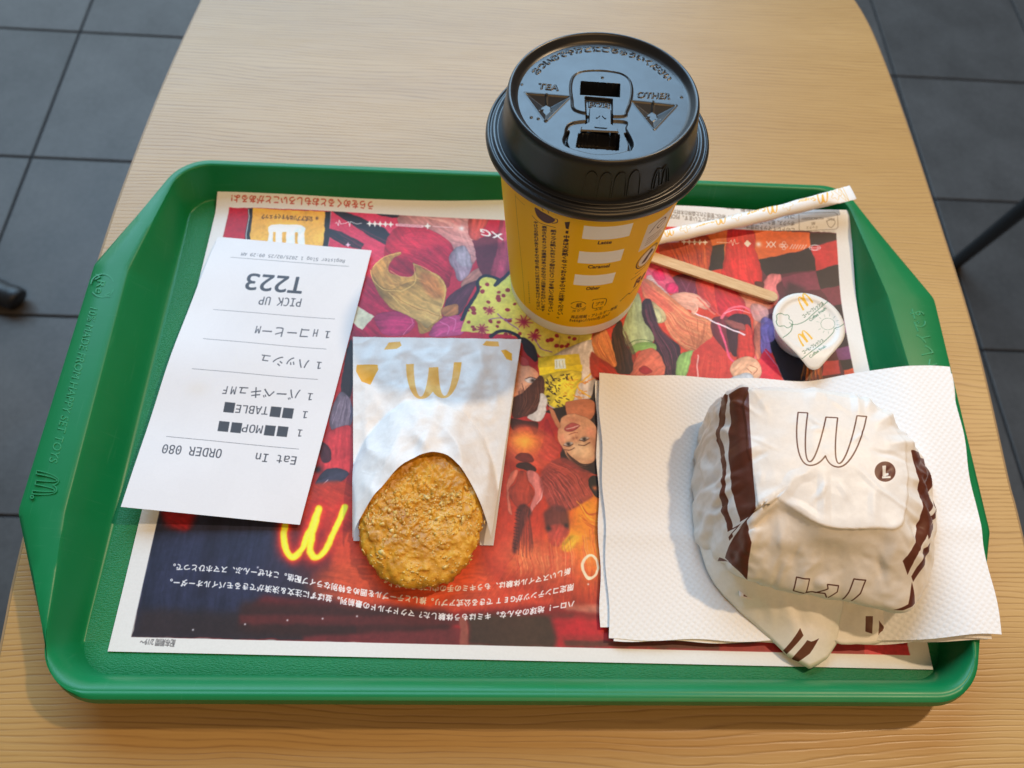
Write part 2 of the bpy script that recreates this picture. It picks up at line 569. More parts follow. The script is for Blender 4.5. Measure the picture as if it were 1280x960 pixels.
def tile_mesh():
    s, g, b, h = .3195, .0022, .0012, .003
    a, c = s / 2 - g, s / 2 - g - b
    V = [(x * a, y * a, -h) for x, y in ((-1, -1), (1, -1), (1, 1), (-1, 1))] + \
        [(x * a, y * a, -b * .7) for x, y in ((-1, -1), (1, -1), (1, 1), (-1, 1))] + \
        [(x * c, y * c, 0) for x, y in ((-1, -1), (1, -1), (1, 1), (-1, 1))]
    F = [(8, 9, 10, 11)]
    for k in range(4):
        n = (k + 1) % 4
        F += [(k, n, 4 + n, 4 + k), (4 + k, 4 + n, 8 + n, 8 + k)]
    return V, F
TV, TF = tile_mesh()
fu = (math.cos(-.00746), math.sin(-.00746)); fw = (-fu[1], fu[0])
t0 = None
for i in range(-4, 11):
    for j in range(-4, 9):
        a = -.7719 + .3195 * (i + .5); b = 1.1073 - .3195 * (j + .5) + .3195 * 4
        x, y = a * fu[0] + b * fw[0], a * fu[1] + b * fw[1]
        if t0 is None:
            t0 = mesh('tile', TV, TF, M_TILE, fl, smooth=False); t = t0
        else:
            t = t0.copy(); COL.objects.link(t); t.parent = fl
        t.location = (x, y, FZ); t.rotation_euler = (0, 0, -.00746)

# ================================================================== table
def wood_mat():
    m = pbr('oak_laminate', (.5, .34, .18), .36, .55); N = NT(m)
    # growth lines: long, gently wandering, about 3 mm apart
    c = N.n('ShaderNodeTexCoord'); sep = N.n('ShaderNodeSeparateXYZ'); N.l(c.outputs['Object'], sep.inputs[0])
    wob = N.noise(N.coords((1.3, 5, 1)), 2.0, 3, .5)
    wob2 = N.noise(N.coords((4, 22, 1)), 3.0, 3, .55)
    yy = N.math('ADD', sep.outputs['Y'], N.math('ADD', N.math('MULTIPLY', wob, .034), N.math('MULTIPLY', wob2, .0052)))
    ph = N.math('MULTIPLY', yy, 400.0)
    tri = N.math('ABSOLUTE', N.math('SUBTRACT', N.math('FRACT', ph), .5))           # 0 at the line
    brk = N.noise(N.coords((5, 70, 1)), 5.0, 3, .6)                                 # lines fade in and out
    wid = N.noise(N.coords((1.5, 12, 1)), 4.0, 2, .5)
    line = N.math('SUBTRACT', 1.0, N.math('DIVIDE', tri, N.math('ADD', .07, N.math('MULTIPLY', wid, .30))))
    line = N.math('MULTIPLY', N.math('MAXIMUM', line, 0.0), N.math('MAXIMUM', N.math('MULTIPLY', N.math('SUBTRACT', brk, .26), 3.4), 0.0))
    line = N.math('MINIMUM', line, 1.0)
    fine = N.noise(N.coords((7, 190, 1)), 5.0, 4, .7)
    big = N.noise(N.coords((1.1, 9, 1)), 2.4, 4, .55)
    base = N.ramp(N.math('ADD', N.math('MULTIPLY', big, .6), N.math('MULTIPLY', fine, .4)), [(.32, (.385, .230, .076)), (.5, (.440, .272, .094)), (.68, (.490, .312, .116))])
    col = N.mixc(N.math('MULTIPLY', line, .52), base, (.22, .115, .038))
    N.color(col)
    N.rough(N.math('ADD', N.math('MULTIPLY', fine, .16), .30))
    h = N.math('ADD', N.math('MULTIPLY', line, -1.0), N.math('MULTIPLY', fine, .5))
    N.bump(h, .22, .0003)
    return m
M_WOOD = wood_mat()
M_EDGE = pbr('edge_band', (.30, .20, .10), .45, .4)
tb = thing('table', 'pale oak grained table with a thin edge band under the green tray', 'table', (0.033, 0.05, 0))
R_ = [(.2624, -.0845), (.2640, -.0571), (.2690, 0.0), (.2712, .045), (.2715, .10), (.2712, .18), (.2695, .24), (.2660, .285), (.2575, .318), (.240, .345), (.21, .362), (.16, .372)]
R_ = [(.236, -.42), (.243, -.33), (.2515, -.215)] + R_
cxm = .0338
L_ = [(2 * cxm - x, y) for x, y in R_]
L_ = [(-.175, -.42), (-.182, -.33), (-.1905, -.215), (-.1978, -.137), (-.2008, -.0985), (-.2045, 0), (-.2045, .06), (-.2030, .11), (-.1975, .19), (-.1885, .27), (-.180, .325), (-.160, .352), (-.125, .366), (-.08, .372)]
out = spline(R_ + L_[::-1], True, 6)
def slab(poly, z0, z1, bev=.0012):
    P = np.asarray(poly); n = len(P)
    d = np.roll(P, -1, 0) - np.roll(P, 1, 0); nrm = np.stack([d[:, 1], -d[:, 0]], 1); nrm /= np.linalg.norm(nrm, axis=1)[:, None]
    A = np.sum(P[:, 0] * np.roll(P[:, 1], -1) - P[:, 1] * np.roll(P[:, 0], -1))
    if A < 0: nrm = -nrm
    Q = P - nrm * bev
    V = [(*q, z1) for q in Q] + [(*q, z1 - bev) for q in P] + [(*q, z0) for q in P]
    F = [tuple(range(n)) if A > 0 else tuple(range(n - 1, -1, -1))]
    for k in range(2):
        for j in range(n):
            jj = (j + 1) % n; f = (k * n + j, (k + 1) * n + j, (k + 1) * n + jj, k * n + jj)
            F.append(f if A > 0 else f[::-1])
    F.append(tuple(range(2 * n, 3 * n))[::-1])
    return V, F
P = out; 
d_ = np.roll(P, -1, 0) - np.roll(P, 1, 0); nn = np.stack([d_[:, 1], -d_[:, 0]], 1); nn /= np.linalg.norm(nn, axis=1)[:, None]
inner = P - nn * .0013
V, F = slab(inner, -.028, 0.0, .0003)
keep(mesh('tabletop', V, F, M_WOOD, smooth=False), tb)
# edge band: a ring round the slab
n = len(P); prof = [(-.0012, -.0004), (-.0002, -.0006), (0, -.0014), (0, -.0282), (-.0013, -.0288)]
V, F = [], []
for o_, z_ in prof:
    for q, m_ in zip(P, nn): V.append((q[0] + m_[0] * o_, q[1] + m_[1] * o_, z_))
for k in range(len(prof) - 1):
    for j in range(n):
        jj = (j + 1) % n; F.append((k * n + j, (k + 1) * n + j, (k + 1) * n + jj, k * n + jj))
keep(mesh('edge_band', V, F, M_EDGE, sharp=40), tb)
M_BLACK = pbr('black_powder_coat', (.012, .012, .013), .45, .5)
Vp, Fp, _ = lathe([(.0, -.0295), (.11, -.0295), (.11, -.034), (.035, -.038), (.030, -.05), (.030, FZ + .03), (.05, FZ + .022), (.19, FZ + .012), (.195, FZ + .0005), (0, FZ + .0005)], 48, .033, -.02)
keep(mesh('pedestal', Vp, Fp, M_BLACK, sharp=40), tb)

def tube(name, pts, r, mat, parent=None, n=14, caps=True):
    P = [Vector(p) for p in pts]; rr = np.broadcast_to(np.asarray(r, float), (len(P),)); V, F = [], []
    up = Vector((0, 0, 1))
    for i, p in enumerate(P):
        t = (P[min(i + 1, len(P) - 1)] - P[max(i - 1, 0)]).normalized()
        s = t.cross(up)
        if s.length < 1e-4: s = t.cross(Vector((0, 1, 0)))
        s.normalize(); w = s.cross(t)
        for j in range(n):
            a = 2 * math.pi * j / n; V.append(p + (s * math.cos(a) + w * math.sin(a)) * rr[i])
    for i in range(len(P) - 1):
        for j in range(n):
            k = (j + 1) % n; F.append((i * n + j, i * n + k, (i + 1) * n + k, (i + 1) * n + j))
    if caps:
        F.append(tuple(range(n))[::-1]); F.append(tuple((len(P) - 1) * n + j for j in range(n)))
    return mesh(name, V, F, mat, parent, sharp=50)

# black metal legs of other furniture, standing on the tiles
b0 = bp(18, 372, FZ + .02)
t_ = tag(tube('furniture_foot', spline([(b0[0] - .34, b0[1] + .17, FZ + .05), (b0[0] - .16, b0[1] + .075, FZ + .028), (b0[0] - .03, b0[1] + .012, FZ + .019), tuple(b0 + [0, 0, -.001]), (b0[0] + .008, b0[1] - .004, FZ + .017)], False, 6),
     [.019] * 20 + [.018, .017, .015, .011, .004], M_BLACK), 'black metal furniture foot with a rounded tip on the floor tiles', 'furniture leg')
a1, a2 = bp(1196, 328, FZ + .012), bp(1285, 256, FZ + .30)
dirv = a2 - a1
tag(tube('chair_leg', [tuple(a1 - dirv * .25 + [0, 0, .0]), tuple(a1), tuple(a1 + dirv * .5), tuple(a2), tuple(a2 + dirv * .5)], .0105, M_BLACK), 'black slanting metal chair leg beside the table edge', 'chair leg')

# ================================================================== tray
def plastic(name, col, rough):
    m = pbr(name, col, rough, .34); N = NT(m)
    v = N.coords()
    N.rough(N.math('ADD', N.math('MULTIPLY', N.noise(v, 60, 4, .6), .16), rough - .08))
    c = N.ramp(N.noise(v, 18, 4, .6), [(.3, tuple(x * .93 for x in col)), (.7, tuple(min(1, x * 1.06) for x in col))])
    sc = N.noise(N.coords((30, 900, 30), rot=(0, 0, .5)), 1.2, 2, .6); sc2 = N.noise(N.coords((700, 25, 30), rot=(0, 0, .3)), 1.2, 2, .6)
    scr = N.math('MAXIMUM', N.math('MULTIPLY', N.math('SUBTRACT', sc, .66), 5.0), N.math('MULTIPLY', N.math('SUBTRACT', sc2, .66), 5.0))
    scr = N.math('MINIMUM', N.math('MAXIMUM', scr, 0.0), 1.0)
    N.color(N.mixc(N.math('MULTIPLY', scr, .22), c, (.12, .36, .20)))
    N.bump(N.noise(v, 2600, 2, .5), .18, .00006)
    return m
M_GREEN = plastic('green_plastic', (.004, .180, .056), .36)
M_GREENHI = plastic('green_plastic_highlight', (.022, .250, .100), .34)  # same plastic for the raised marks, edge highlights painted in as lighter green
M_GREENF = plastic('green_plastic_grained', (.004, .180, .056), .5)
N = NT(M_GREENF); N.bump(N.noise(N.coords((1, 2.5, 1)), 750, 2, .6), .8, .0005)

def rounded(pts, radii, n=12):
    """closed loop with rounded corners, same number of samples per corner and edge"""
    P = np.asarray(pts, float); m = len(P); out = []
    for i in range(m):
        a, b, c = P[(i - 1) % m], P[i], P[(i + 1) % m]
        u = (a - b) / np.linalg.norm(a - b); w = (c - b) / np.linalg.norm(c - b)
        ang = math.acos(np.clip(u @ w, -1, 1)); L = radii[i] / math.tan(ang / 2)
        p0, p1 = b + u * L, b + w * L
        k = 4 / 3 * math.tan((math.pi - ang) / 4) * radii[i]
        out.append(bez(p0, p0 - u * k, p1 - w * k, p1, n))
        # straight run to the next corner
        a2, b2, c2 = b, c, P[(i + 2) % m]
        u2 = (a2 - b2) / np.linalg.norm(a2 - b2); w2 = (c2 - b2) / np.linalg.norm(c2 - b2)
        ang2 = math.acos(np.clip(u2 @ w2, -1, 1)); q = b2 + u2 * (radii[(i + 1) % m] / math.tan(ang2 / 2))
        t = np.linspace(0, 1, 10)[1:-1, None]
        out.append(p1 * (1 - t) + q * t)
    return np.concatenate(out)
def offset(P, d):
    """move a closed CCW loop outward by d"""
    t = np.roll(P, -1, 0) - np.roll(P, 1, 0); n = np.stack([t[:, 1], -t[:, 0]], 1); n /= np.linalg.norm(n, axis=1)[:, None] + 1e-12
    return P + n * d
# corners CCW: bottom-left, bottom-right, lower right handle, upper right handle, top-right, top-left, upper left handle, lower left handle
OUT = rounded([(-.1590, -.1640), (.2030, -.1635), (.2316, -.0905), (.2385, .0365), (.2035, .1112), (-.1628, .1116), (-.1938, .0405), (-.1946, -.0890)],
              [.024, .024, .012, .010, .020, .024, .010, .012])
RID = rounded([(-.1662, -.1607), (.2052, -.1600), (.2158, -.0900), (.2125, .0360), (.2020, .1072), (-.1625, .1072), (-.1762, .0370), (-.1748, -.0890)],
              [.020, .020, .030, .030, .018, .020, .030, .030])
FLO = rounded([(-.1625, -.1523), (.2045, -.1523), (.2042, -.0900), (.2030, .0370), (.2020, .0985), (-.1612, .0985), (-.1605, .0370), (-.1612, -.0900)],
              [.014, .014, .2, .2, .014, .014, .2, .2])
def lerp(A, B, t): return A * (1 - t) + B * t
def wall_z(P, t, z):
    """flat sloping wall at the sides and back, a rolled one along the front"""
    w = sst(-.136, -.150, P[:, 1])
    return z * (1 - w) + (.003 + .0189 * math.sqrt(1 - (1 - t) ** 2)) * w
steps = [(.03, .0033), (.10, .0040), (.20, .0058), (.32, .0082), (.46, .0111), (.60, .0140), (.72, .0165), (.82, .0187), (.90, .0203), (.96, .0214), (1.0, .0219)]
loops = [(offset(FLO, -.0105), .0024), (offset(FLO, -.0095), .0030), (offset(FLO, -.0006), .0030)]
for t_, z_ in steps:
    P_ = lerp(FLO, RID, t_); loops.append((P_, wall_z(P_, t_, z_)))
loops += [(lerp(RID, OUT, .14), .0222), (lerp(RID, OUT, .5), .0222), (lerp(RID, OUT, .86), .0216),
          (OUT, .0199), (offset(OUT, .0006), .0180), (offset(OUT, .0004), .0160), (lerp(RID, OUT, .9), .0160), (lerp(RID, OUT, .2), .0190), (lerp(FLO, RID, .9), .0168), (offset(FLO, .0016), .0012), (offset(FLO, -.004), .0003)]
n = len(OUT); V, F = [], []
for P, z in loops: V += [(x, y, zz) for (x, y), zz in zip(P, np.broadcast_to(z, (len(P),)))]
fm = []
F.append(tuple(range(n))); fm.append(1)
for k in range(len(loops) - 1):
    for j in range(n):
        jj = (j + 1) % n
        F.append((k * n + j, (k + 1) * n + j, (k + 1) * n + jj, k * n + jj)); fm.append(1 if k < 2 else 0)
F.append(tuple((len(loops) - 1) * n + j for j in range(n))[::-1]); fm.append(0)
tray = thing('tray', 'green plastic serving tray with raised lettering on its side grips', 'tray', (.02, -.026, 0))
def kid(ob): return keep(ob, tray)
kid(mesh('tray_body', V, F, None, mats=[M_GREEN, M_GREENF], fmat=fm, sharp=38))
TZ = .0222
def on_band(name, body, p0, p1, up, polys=None, h=.00022):
    a, b, c = bp(*p0, TZ), bp(*p1, TZ), bp(p0[0] + up[0], p0[1] + up[1], TZ)
    h = .0048
    return kid(text_mesh(name, body, a, b - a, c - a, h, M_GREENHI, None, polys=polys, round_=.035))
on_band('raised_lettering', '10% MADE FROM HAPPY SET TOYS', (113, 384), (61, 577), (9.5, 2.6))
on_band('raised_lettering', 'トレイです', (1171, 456), (1152, 384), (-14, 3))
c0 = Canvas(10, 10)
def band_strokes(name, lines, w):
    polys = []
    for l in lines: polys += c0.stroke_polys(l, w)
    V, F = [], []
    for kk, q in enumerate(polys):
        b = len(V); m_ = len(q)
        V += [bp(x, y, TZ + .00010 + kk * 2.5e-6) for x, y in q]; V += [bp(x, y, TZ - .0004 + kk * 2.5e-6) for x, y in q]
        F += [tuple(range(b, b + m_)), ]
        F += [(b + j, b + (j + 1) % m_, b + m_ + (j + 1) % m_, b + m_ + j) for j in range(m_)]
    return kid(mesh(name, V, F, M_GREENHI, smooth=False))
ar = arches()
o, ex, ey = np.array([46, 588.]), np.array([-6, 29.]), np.array([29, 4.5])
mark = [o + ex * x + ey * y for x, y in ar]
band_strokes('raised_logo', [mark + [mark[0]], [(40, 619 + 3 * math.sin(a)) if False else (40 + 2 * math.cos(a), 621 + 2 * math.sin(a)) for a in np.linspace(0, 6.28, 9)]], 1.5)
ring = [(128 + 15 * math.cos(a) * .98, 357 + 14.5 * math.sin(a)) for a in np.linspace(0, 2 * math.pi, 33)]
ring2 = [(128 + 9.5 * math.cos(a), 357 + 9.5 * math.sin(a)) for a in np.linspace(.6, 2 * math.pi - .6, 25)]
band_strokes('raised_emblem', [ring[2:14], ring[17:31], [(120, 343), (125, 346), (119, 349)], [(137, 371), (131, 369), (137, 366)]], 1.4)
on_band('raised_lettering', 'Re', (122, 350), (119, 366), (10, 2))

# ================================================================== place mat (printed tray paper)
M_MAT, IM_MAT = print_mat('printed_mat_paper', .5, .4, .03)
MAT = [np.array(q) for q in ((-.1513, -.1428), (.1992, -.1476), (-.1466, .1052), (.2052, .0945))]
def mat_fn(u, v):
    x = (1 - v) * ((1 - u) * MAT[0][0] + u * MAT[1][0]) + v * ((1 - u) * MAT[2][0] + u * MAT[3][0])
    y = (1 - v) * ((1 - u) * MAT[0][1] + u * MAT[1][1]) + v * ((1 - u) * MAT[2][1] + u * MAT[3][1])
    y = y + .0035 * np.sin(math.pi * np.clip((u - .02) / .6, 0, 1)) * sst(.9, 1, v)
    z = .0036 + .0045 * sst(.93, 1.0, v) * (1 - .3 * u) + .0080 * sst(.33, .78, u) * sst(.86 - .10 * sst(.66, .8, u), 1.0, v) + .0050 * sst(.84, 1.0, u) * sst(.62, 1.0, v)
    z = z + .0004 * sst(.80, .92, u) * sst(.2, .5, v) + .0006 * np.sin(u * 9 + v * 4) ** 2 * sst(0, .2, v)
    return x, y, z
placemat = grid('placemat', 90, 64, mat_fn, M_MAT, thick=.00012)
tag(placemat, 'colourful printed paper mat lining the green tray under the food', 'tray mat')

# ================================================================== receipt
M_REC, IM_REC = print_mat('thermal_paper', .45, .45, .015)
rc = [bp(151, 633.5, .0150), bp(374.7, 656, .0060), bp(272.6, 296, .0066), bp(464.5, 313, .0062)]   # BL BR TL TR
def rec_fn(u, v):
    B = lambda k: (1 - v) * ((1 - u) * rc[0][k] + u * rc[1][k]) + v * ((1 - u) * rc[2][k] + u * rc[3][k])
    x, y, z = B(0), B(1), B(2)
    w = np.sin(math.pi * v)
    x = x - .0028 * w * (1 - u) * .6
    z = z - .0035 * (1 - u) * np.sin(math.pi * (1 - v)) * (1 - v) + .0022 * (1 - u) ** 2 * w + .0006 * np.sin(v * 14 + 1) * (1 - u) * w - .0012 * sst(.3, .8, u) * w
    return x, y, z
receipt = grid('receipt', 24, 40, rec_fn, M_REC, thick=.00009)
tag(receipt, 'white till receipt with black print lying on the left of the tray', 'receipt')

# ================================================================== napkins
def napkin_mat():
    m = pbr('tissue_paper', (.80, .79, .775), .8, .2); N = NT(m)
    v = N.coords((1, 1, 1), 'UV', )
    mp = N.n('ShaderNodeMapping'); c = N.n('ShaderNodeTexCoord')
    N.l(c.outputs['UV'], mp.inputs['Vector']); mp.inputs['Scale'].default_value = (72, 57, 1); mp.inputs['Rotation'].default_value = (0, 0, rad(38))
    vo = N.n('ShaderNodeTexVoronoi'); vo.inputs['Randomness'].default_value = .12; vo.inputs['Scale'].default_value = 1.0
    vo.voronoi_dimensions = '2D'
    N.l(mp.outputs['Vector'], vo.inputs['Vector'])
    h = N.ramp(vo.outputs['Distance'], [(.12, (1, 1, 1)), (.5, (0, 0, 0))])
    b1 = N.bump(h, .22, .0005)
    N.bump(N.noise(N.coords(), 700, 3, .6), .25, .0003, b1)
    return m
M_NAP = napkin_mat()
def napkin(c4, z0, z1, seed, label):
    P = [np.array(q) for q in c4]   # BL BR TL TR (x, y)
    r = np.random.default_rng(seed); ph = r.random(6) * 6
    def fn(u, v):
        B = lambda k: (1 - v) * ((1 - u) * P[0][k] + u * P[1][k]) + v * ((1 - u) * P[2][k] + u * P[3][k])
        x, y = B(0) + .0005 * np.sin(v * 21 + ph[3]) * (np.abs(u - .5) * 2) ** 6, B(1) + .0005 * np.sin(u * 26 + ph[4]) * (np.abs(v - .5) * 2) ** 6
        z = z0 + (z1 - z0) * sst(.165, .212, x) 
        z = z + .0007 * np.sin(u * 5 + ph[0]) * np.sin(v * 4 + ph[1]) * (1 - sst(.7, .9, u)) + .0006 * (1 - np.abs(v - .36) / .05).clip(0, 1)
        z = z + .0005 * np.sin(v * 9 + ph[2]) * sst(.75, 1, u)
        return x, y, z
    ob = grid('napkin', 60, 44, fn, M_NAP, thick=.00035)
    return tag(ob, label, 'napkin', 'stacked paper napkins under the burger')
bl, br, tl, tr = bp(762, 799, .0072), bp(1252, 794, .0262), bp(748, 467, .0072), bp(1187, 458, .0268)
napkin([bl[:2], br[:2], tl[:2], tr[:2]], .0072, .0264, 1, 'topmost white embossed paper napkin of the stack, under the wrapped burger')
bl, br, tl, tr = bp(766, 801, .0062), bp(1239, 797, .0252), bp(752, 468, .0062), bp(1189, 466, .0258)
napkin([bl[:2], br[:2], tl[:2], tr[:2]], .0063, .0254, 2, 'white paper napkin second from the top, edge peeking out at the lower right')
bl, br, tl, tr = bp(751, 785, .0055), bp(1236, 801, .0242), bp(745, 476, .0055), bp(1184, 468, .0248)
napkin([bl[:2], br[:2], tl[:2], tr[:2]], .0054, .0244, 3, 'lowest white paper napkin of the stack, edge peeking out on its left')

# ================================================================== hash brown in its paper sleeve
def hash_mat():
    m = pbr('fried_potato', (.5, .27, .06), .38, .42, sub=.15); N = NT(m)
    v = N.coords()
    a = N.noise(v, 95, 5, .65, .4); b = N.noise(v, 420, 4, .65); c = N.noise(v, 38, 3, .5)
    f = N.math('ADD', N.math('MULTIPLY', a, .5), N.math('ADD', N.math('MULTIPLY', b, .25), N.math('MULTIPLY', c, .25)))
    N.color(N.ramp(f, [(.34, (.38, .145, .012)), (.43, (.50, .225, .020)), (.52, (.64, .305, .022)), (.60, (.74, .42, .055)), (.70, (.82, .58, .20))]))
    N.bump(b, .7, .0006)
    return m
M_HASH = hash_mat()
M_CRUMB = pbr('fried_crumb', (.55, .30, .07), .42, .5, sub=.1); N = NT(M_CRUMB)
N.color(N.ramp(N.noise(N.coords(), 330, 4, .7), [(.32, (.56, .27, .035)), (.5, (.72, .43, .09)), (.68, (.88, .66, .28))]))
HC = np.array([bp(526, 640, .012)[0], -.0795]); HZ = .0105
def hash_shape(t):
    # plan outline: an oval about 57 x 92 mm
    rx, ry = .0284, .0382
    c, s = math.cos(t), math.sin(t)
    k = (abs(c / rx) ** 2.25 + abs(s / ry) ** 2.25) ** (-1 / 2.25)
    return k * c, k * s
def hn(p, s, o=3): return mnoise.fractal(Vector(p) * s, 0.9, 2.1, o)
def hash_pt(t, q):
    """q 0 top centre .. 1 bottom centre"""
    ox, oy = hash_shape(t)
    if q < .5:
        f = q / .5; r = 1 - (1 - f) ** 1.0; r = f
        zz = .0062 * (1 - f ** 5) ** .55
    else:
        f = (1 - q) / .5; r = f; zz = -.0050 * (1 - f ** 6) ** .6
    return Vector((HC[0] + ox * r, HC[1] + oy * r, HZ + zz))
NT_, NQ = 300, 190
V, F = [], []
C0 = Vector((HC[0], HC[1], HZ))
for i in range(NQ):
    q = (i + .4) / NQ
    q = .5 + .5 * np.sign(q - .5) * abs(2 * (q - .5)) ** .75
    for j in range(NT_):
        t = 2 * math.pi * j / NT_
        p = hash_pt(t, q)
        d = (p - C0); d = Vector((d.x * .35, d.y * .35, d.z)).normalized()
        amp = hn(p, 230, 4) * .0009 + hn(p + Vector((3, 1, 2)), 70, 2) * .0010 - abs(mnoise.noise(p * 150 + Vector((7, 0, 0)))) * .0011 + .0003
        vv = mnoise.voronoi(p * 260)[0]
        amp += (.42 - vv[0]) * .0007 + (.35 - mnoise.voronoi(p * 620)[0][0]) * .0008 + max(0, mnoise.noise(p * 480)) * .0008
        V.append(p + d * amp)
    if i:
        for j in range(NT_):
            k = (j + 1) % NT_; F.append(((i - 1) * NT_ + j, i * NT_ + j, i * NT_ + k, (i - 1) * NT_ + k))
F.append(tuple(range(NT_))); F.append(tuple((NQ - 1) * NT_ + j for j in range(NT_))[::-1])
hashb = thing('hash_brown', 'golden crispy hash brown sticking out of the white paper sleeve', 'hash brown', (HC[0], HC[1], .005))
keep(mesh('crust', V, F, M_HASH), hashb)
rr = random.Random(3); CV, CF = [], []
def crust_pt(p, d):
    amp = hn(p, 230, 4) * .0009 + hn(p + Vector((3, 1, 2)), 70, 2) * .0010 - abs(mnoise.noise(p * 150 + Vector((7, 0, 0)))) * .0011 + .0003 + (.42 - mnoise.voronoi(p * 260)[0][0]) * .0007 + (.35 - mnoise.voronoi(p * 620)[0][0]) * .0008 + max(0, mnoise.noise(p * 480)) * .0008
    return p + d * amp
for k in range(1700):
    t = rr.random() * 2 * math.pi; q = .5 * math.sqrt(rr.random())
    if rr.random() < .10: q = .5 + rr.uniform(-.07, .12)
    p = hash_pt(t, min(max(q, .02), .64))
    if p.y > -.062 - .35 * abs(p.x - HC[0]) and q < .5: continue
    if p.y > -.066: continue
    if mnoise.noise(p * 90) < -.10 and rr.random() < .85: continue
    d = p - C0; d = Vector((d.x * .35, d.y * .35, d.z)).normalized()
    L = rr.uniform(.0004, .0010) * (2.6 if rr.random() < .10 else 1); a = rr.random() * 6.28
    tl = .26
    nrm_ = (d + Vector((rr.uniform(-tl, tl), rr.uniform(-tl, tl), rr.uniform(-.2, tl)))).normalized()
    e1 = nrm_.orthogonal().normalized(); e2 = nrm_.cross(e1) * rr.uniform(.35, 1.0)
    base = crust_pt(p, d) + d * rr.uniform(-.0003, .0001)
    b = len(CV); m_ = rr.choice((5, 6, 7)); hgt = rr.uniform(.0001, .0004)
    for j in range(m_):
        an = 2 * math.pi * j / m_ + a; s_ = rr.uniform(.45, 1.3)
        CV.append(base + (e1 * math.cos(an) + e2 * math.sin(an)) * L * s_ + nrm_ * rr.uniform(-.0002, .0003))
    CV.append(base + nrm_ * hgt); CV.append(base - nrm_ * .0005)
    for j in range(m_):
        CF.append((b + j, b + (j + 1) % m_, b + m_)); CF.append((b + (j + 1) % m_, b + j, b + m_ + 1))
cr = keep(mesh('crumbs', CV, CF, M_CRUMB), hashb); cr['kind'] = 'stuff'

M_SLV, IM_SLV = print_mat('greaseproof_sleeve_paper', .5, .4, .04, crumple=.26)
# front leaf: from the closed far end to the arched mouth
S_top = [bp(440.5, 418, .0085), bp(652, 421, .0085)]
S_bot = [bp(441, 674, .0070), bp(617, 680, .0070)]
mouth_px = [(441, 674), (447, 660), (462, 636), (480, 613), (500, 589), (520, 573), (540, 566), (556, 568), (570, 580), (586, 603), (600, 632), (609, 655), (614, 672)]
def sleeve_front(u, v):
    # v: 1 far end .. 0 mouth; mouth point for each u
    mp_ = resample(spline([(x, y) for x, y in mouth_px], False, 10), 400)
    M_ = np.array([bp(x, y, .0085 + .0105 * math.exp(-((x - 538) / 62) ** 2)) for x, y in mp_])
    mu = np.linspace(0, 1, 400)
    mx, my, mz = (np.interp(u, mu, M_[:, k]) for k in range(3))
    tx = S_top[0][0] * (1 - u) + S_top[1][0] * u; ty = S_top[0][1] * (1 - u) + S_top[1][1] * u
    x = mx * (1 - v) + tx * v; y = my * (1 - v) + ty * v
    # the leaf lies over the hash brown: height from plan distance to its oval
    ex = (x - HC[0]) / .0350; ey = (y - HC[1]) / .056
    rr_ = np.sqrt(ex ** 2 + ey ** 2)
    dome = .0142 * np.clip(1 - rr_ ** 2.6, 0, 1) ** .75
    z = .0062 + dome + (.0008) * (1 - v)
    z = np.maximum(z, .0055 + .0035 * np.clip(1 - np.abs(u - .5) * 2, 0, 1) * (1 - v ** 3))
    # creases running from the far corners toward the mouth
    cre = .0011 * np.exp(-((u - (.22 + .30 * (1 - v))) / .045) ** 2) * sst(1.0, .75, v) * sst(.0, .3, v)
    cre += .0010 * np.exp(-((u - (.83 - .28 * (1 - v))) / .05) ** 2) * sst(1.0, .7, v) * sst(.0, .3, v)
    cre += .0008 * np.exp(-((u - (.47 + .05 * np.sin(v * 5))) / .03) ** 2) * sst(.85, .6, v)
    nz = np.array([mnoise.fractal(Vector((a * 55, b * 55, 4.2)), .8, 2.2, 4) for a, b in zip(x.ravel(), y.ravel())]).reshape(x.shape)
    fold = np.abs(np.array([mnoise.noise(Vector((a * 70 + b * 25, b * 38, 9.1))) for a, b in zip(x.ravel(), y.ravel())]).reshape(x.shape))
    edge = np.clip(np.minimum(u, 1 - u) * 9, 0, 1) * np.clip((1 - v) * 8, .2, 1)
    z = z + (cre * 1.3 + nz * .0009 + (.25 - fold) * .0034) * edge
    lim = .0046 + .016 * np.minimum(u, 1 - u) * 6
    return x, y, np.maximum(np.minimum(z, lim + .006), .0049)
sleeve = thing('paper_sleeve', 'white paper sleeve with yellow printed M logo holding the hash brown', 'paper sleeve', (-.02, -.04, .004))
sfront = keep(grid('front_leaf', 80, 90, sleeve_front, M_SLV, thick=.00010), sleeve)
M_SLVB = pbr('sleeve_back_paper', (.66, .66, .68), .6, .3)
def sleeve_back(u, v):
    x = (1 - v) * ((1 - u) * S_bot[0][0] + u * S_bot[1][0]) + v * ((1 - u) * S_top[0][0] + u * S_top[1][0])
    y = (1 - v) * ((1 - u) * S_bot[0][1] + u * S_bot[1][1]) + v * ((1 - u) * S_top[0][1] + u * S_top[1][1])
    return x, y, .0046 + .0003 * np.sin(u * 7)
keep(grid('back_leaf', 20, 24, sleeve_back, M_SLVB, thick=.0001), sleeve)

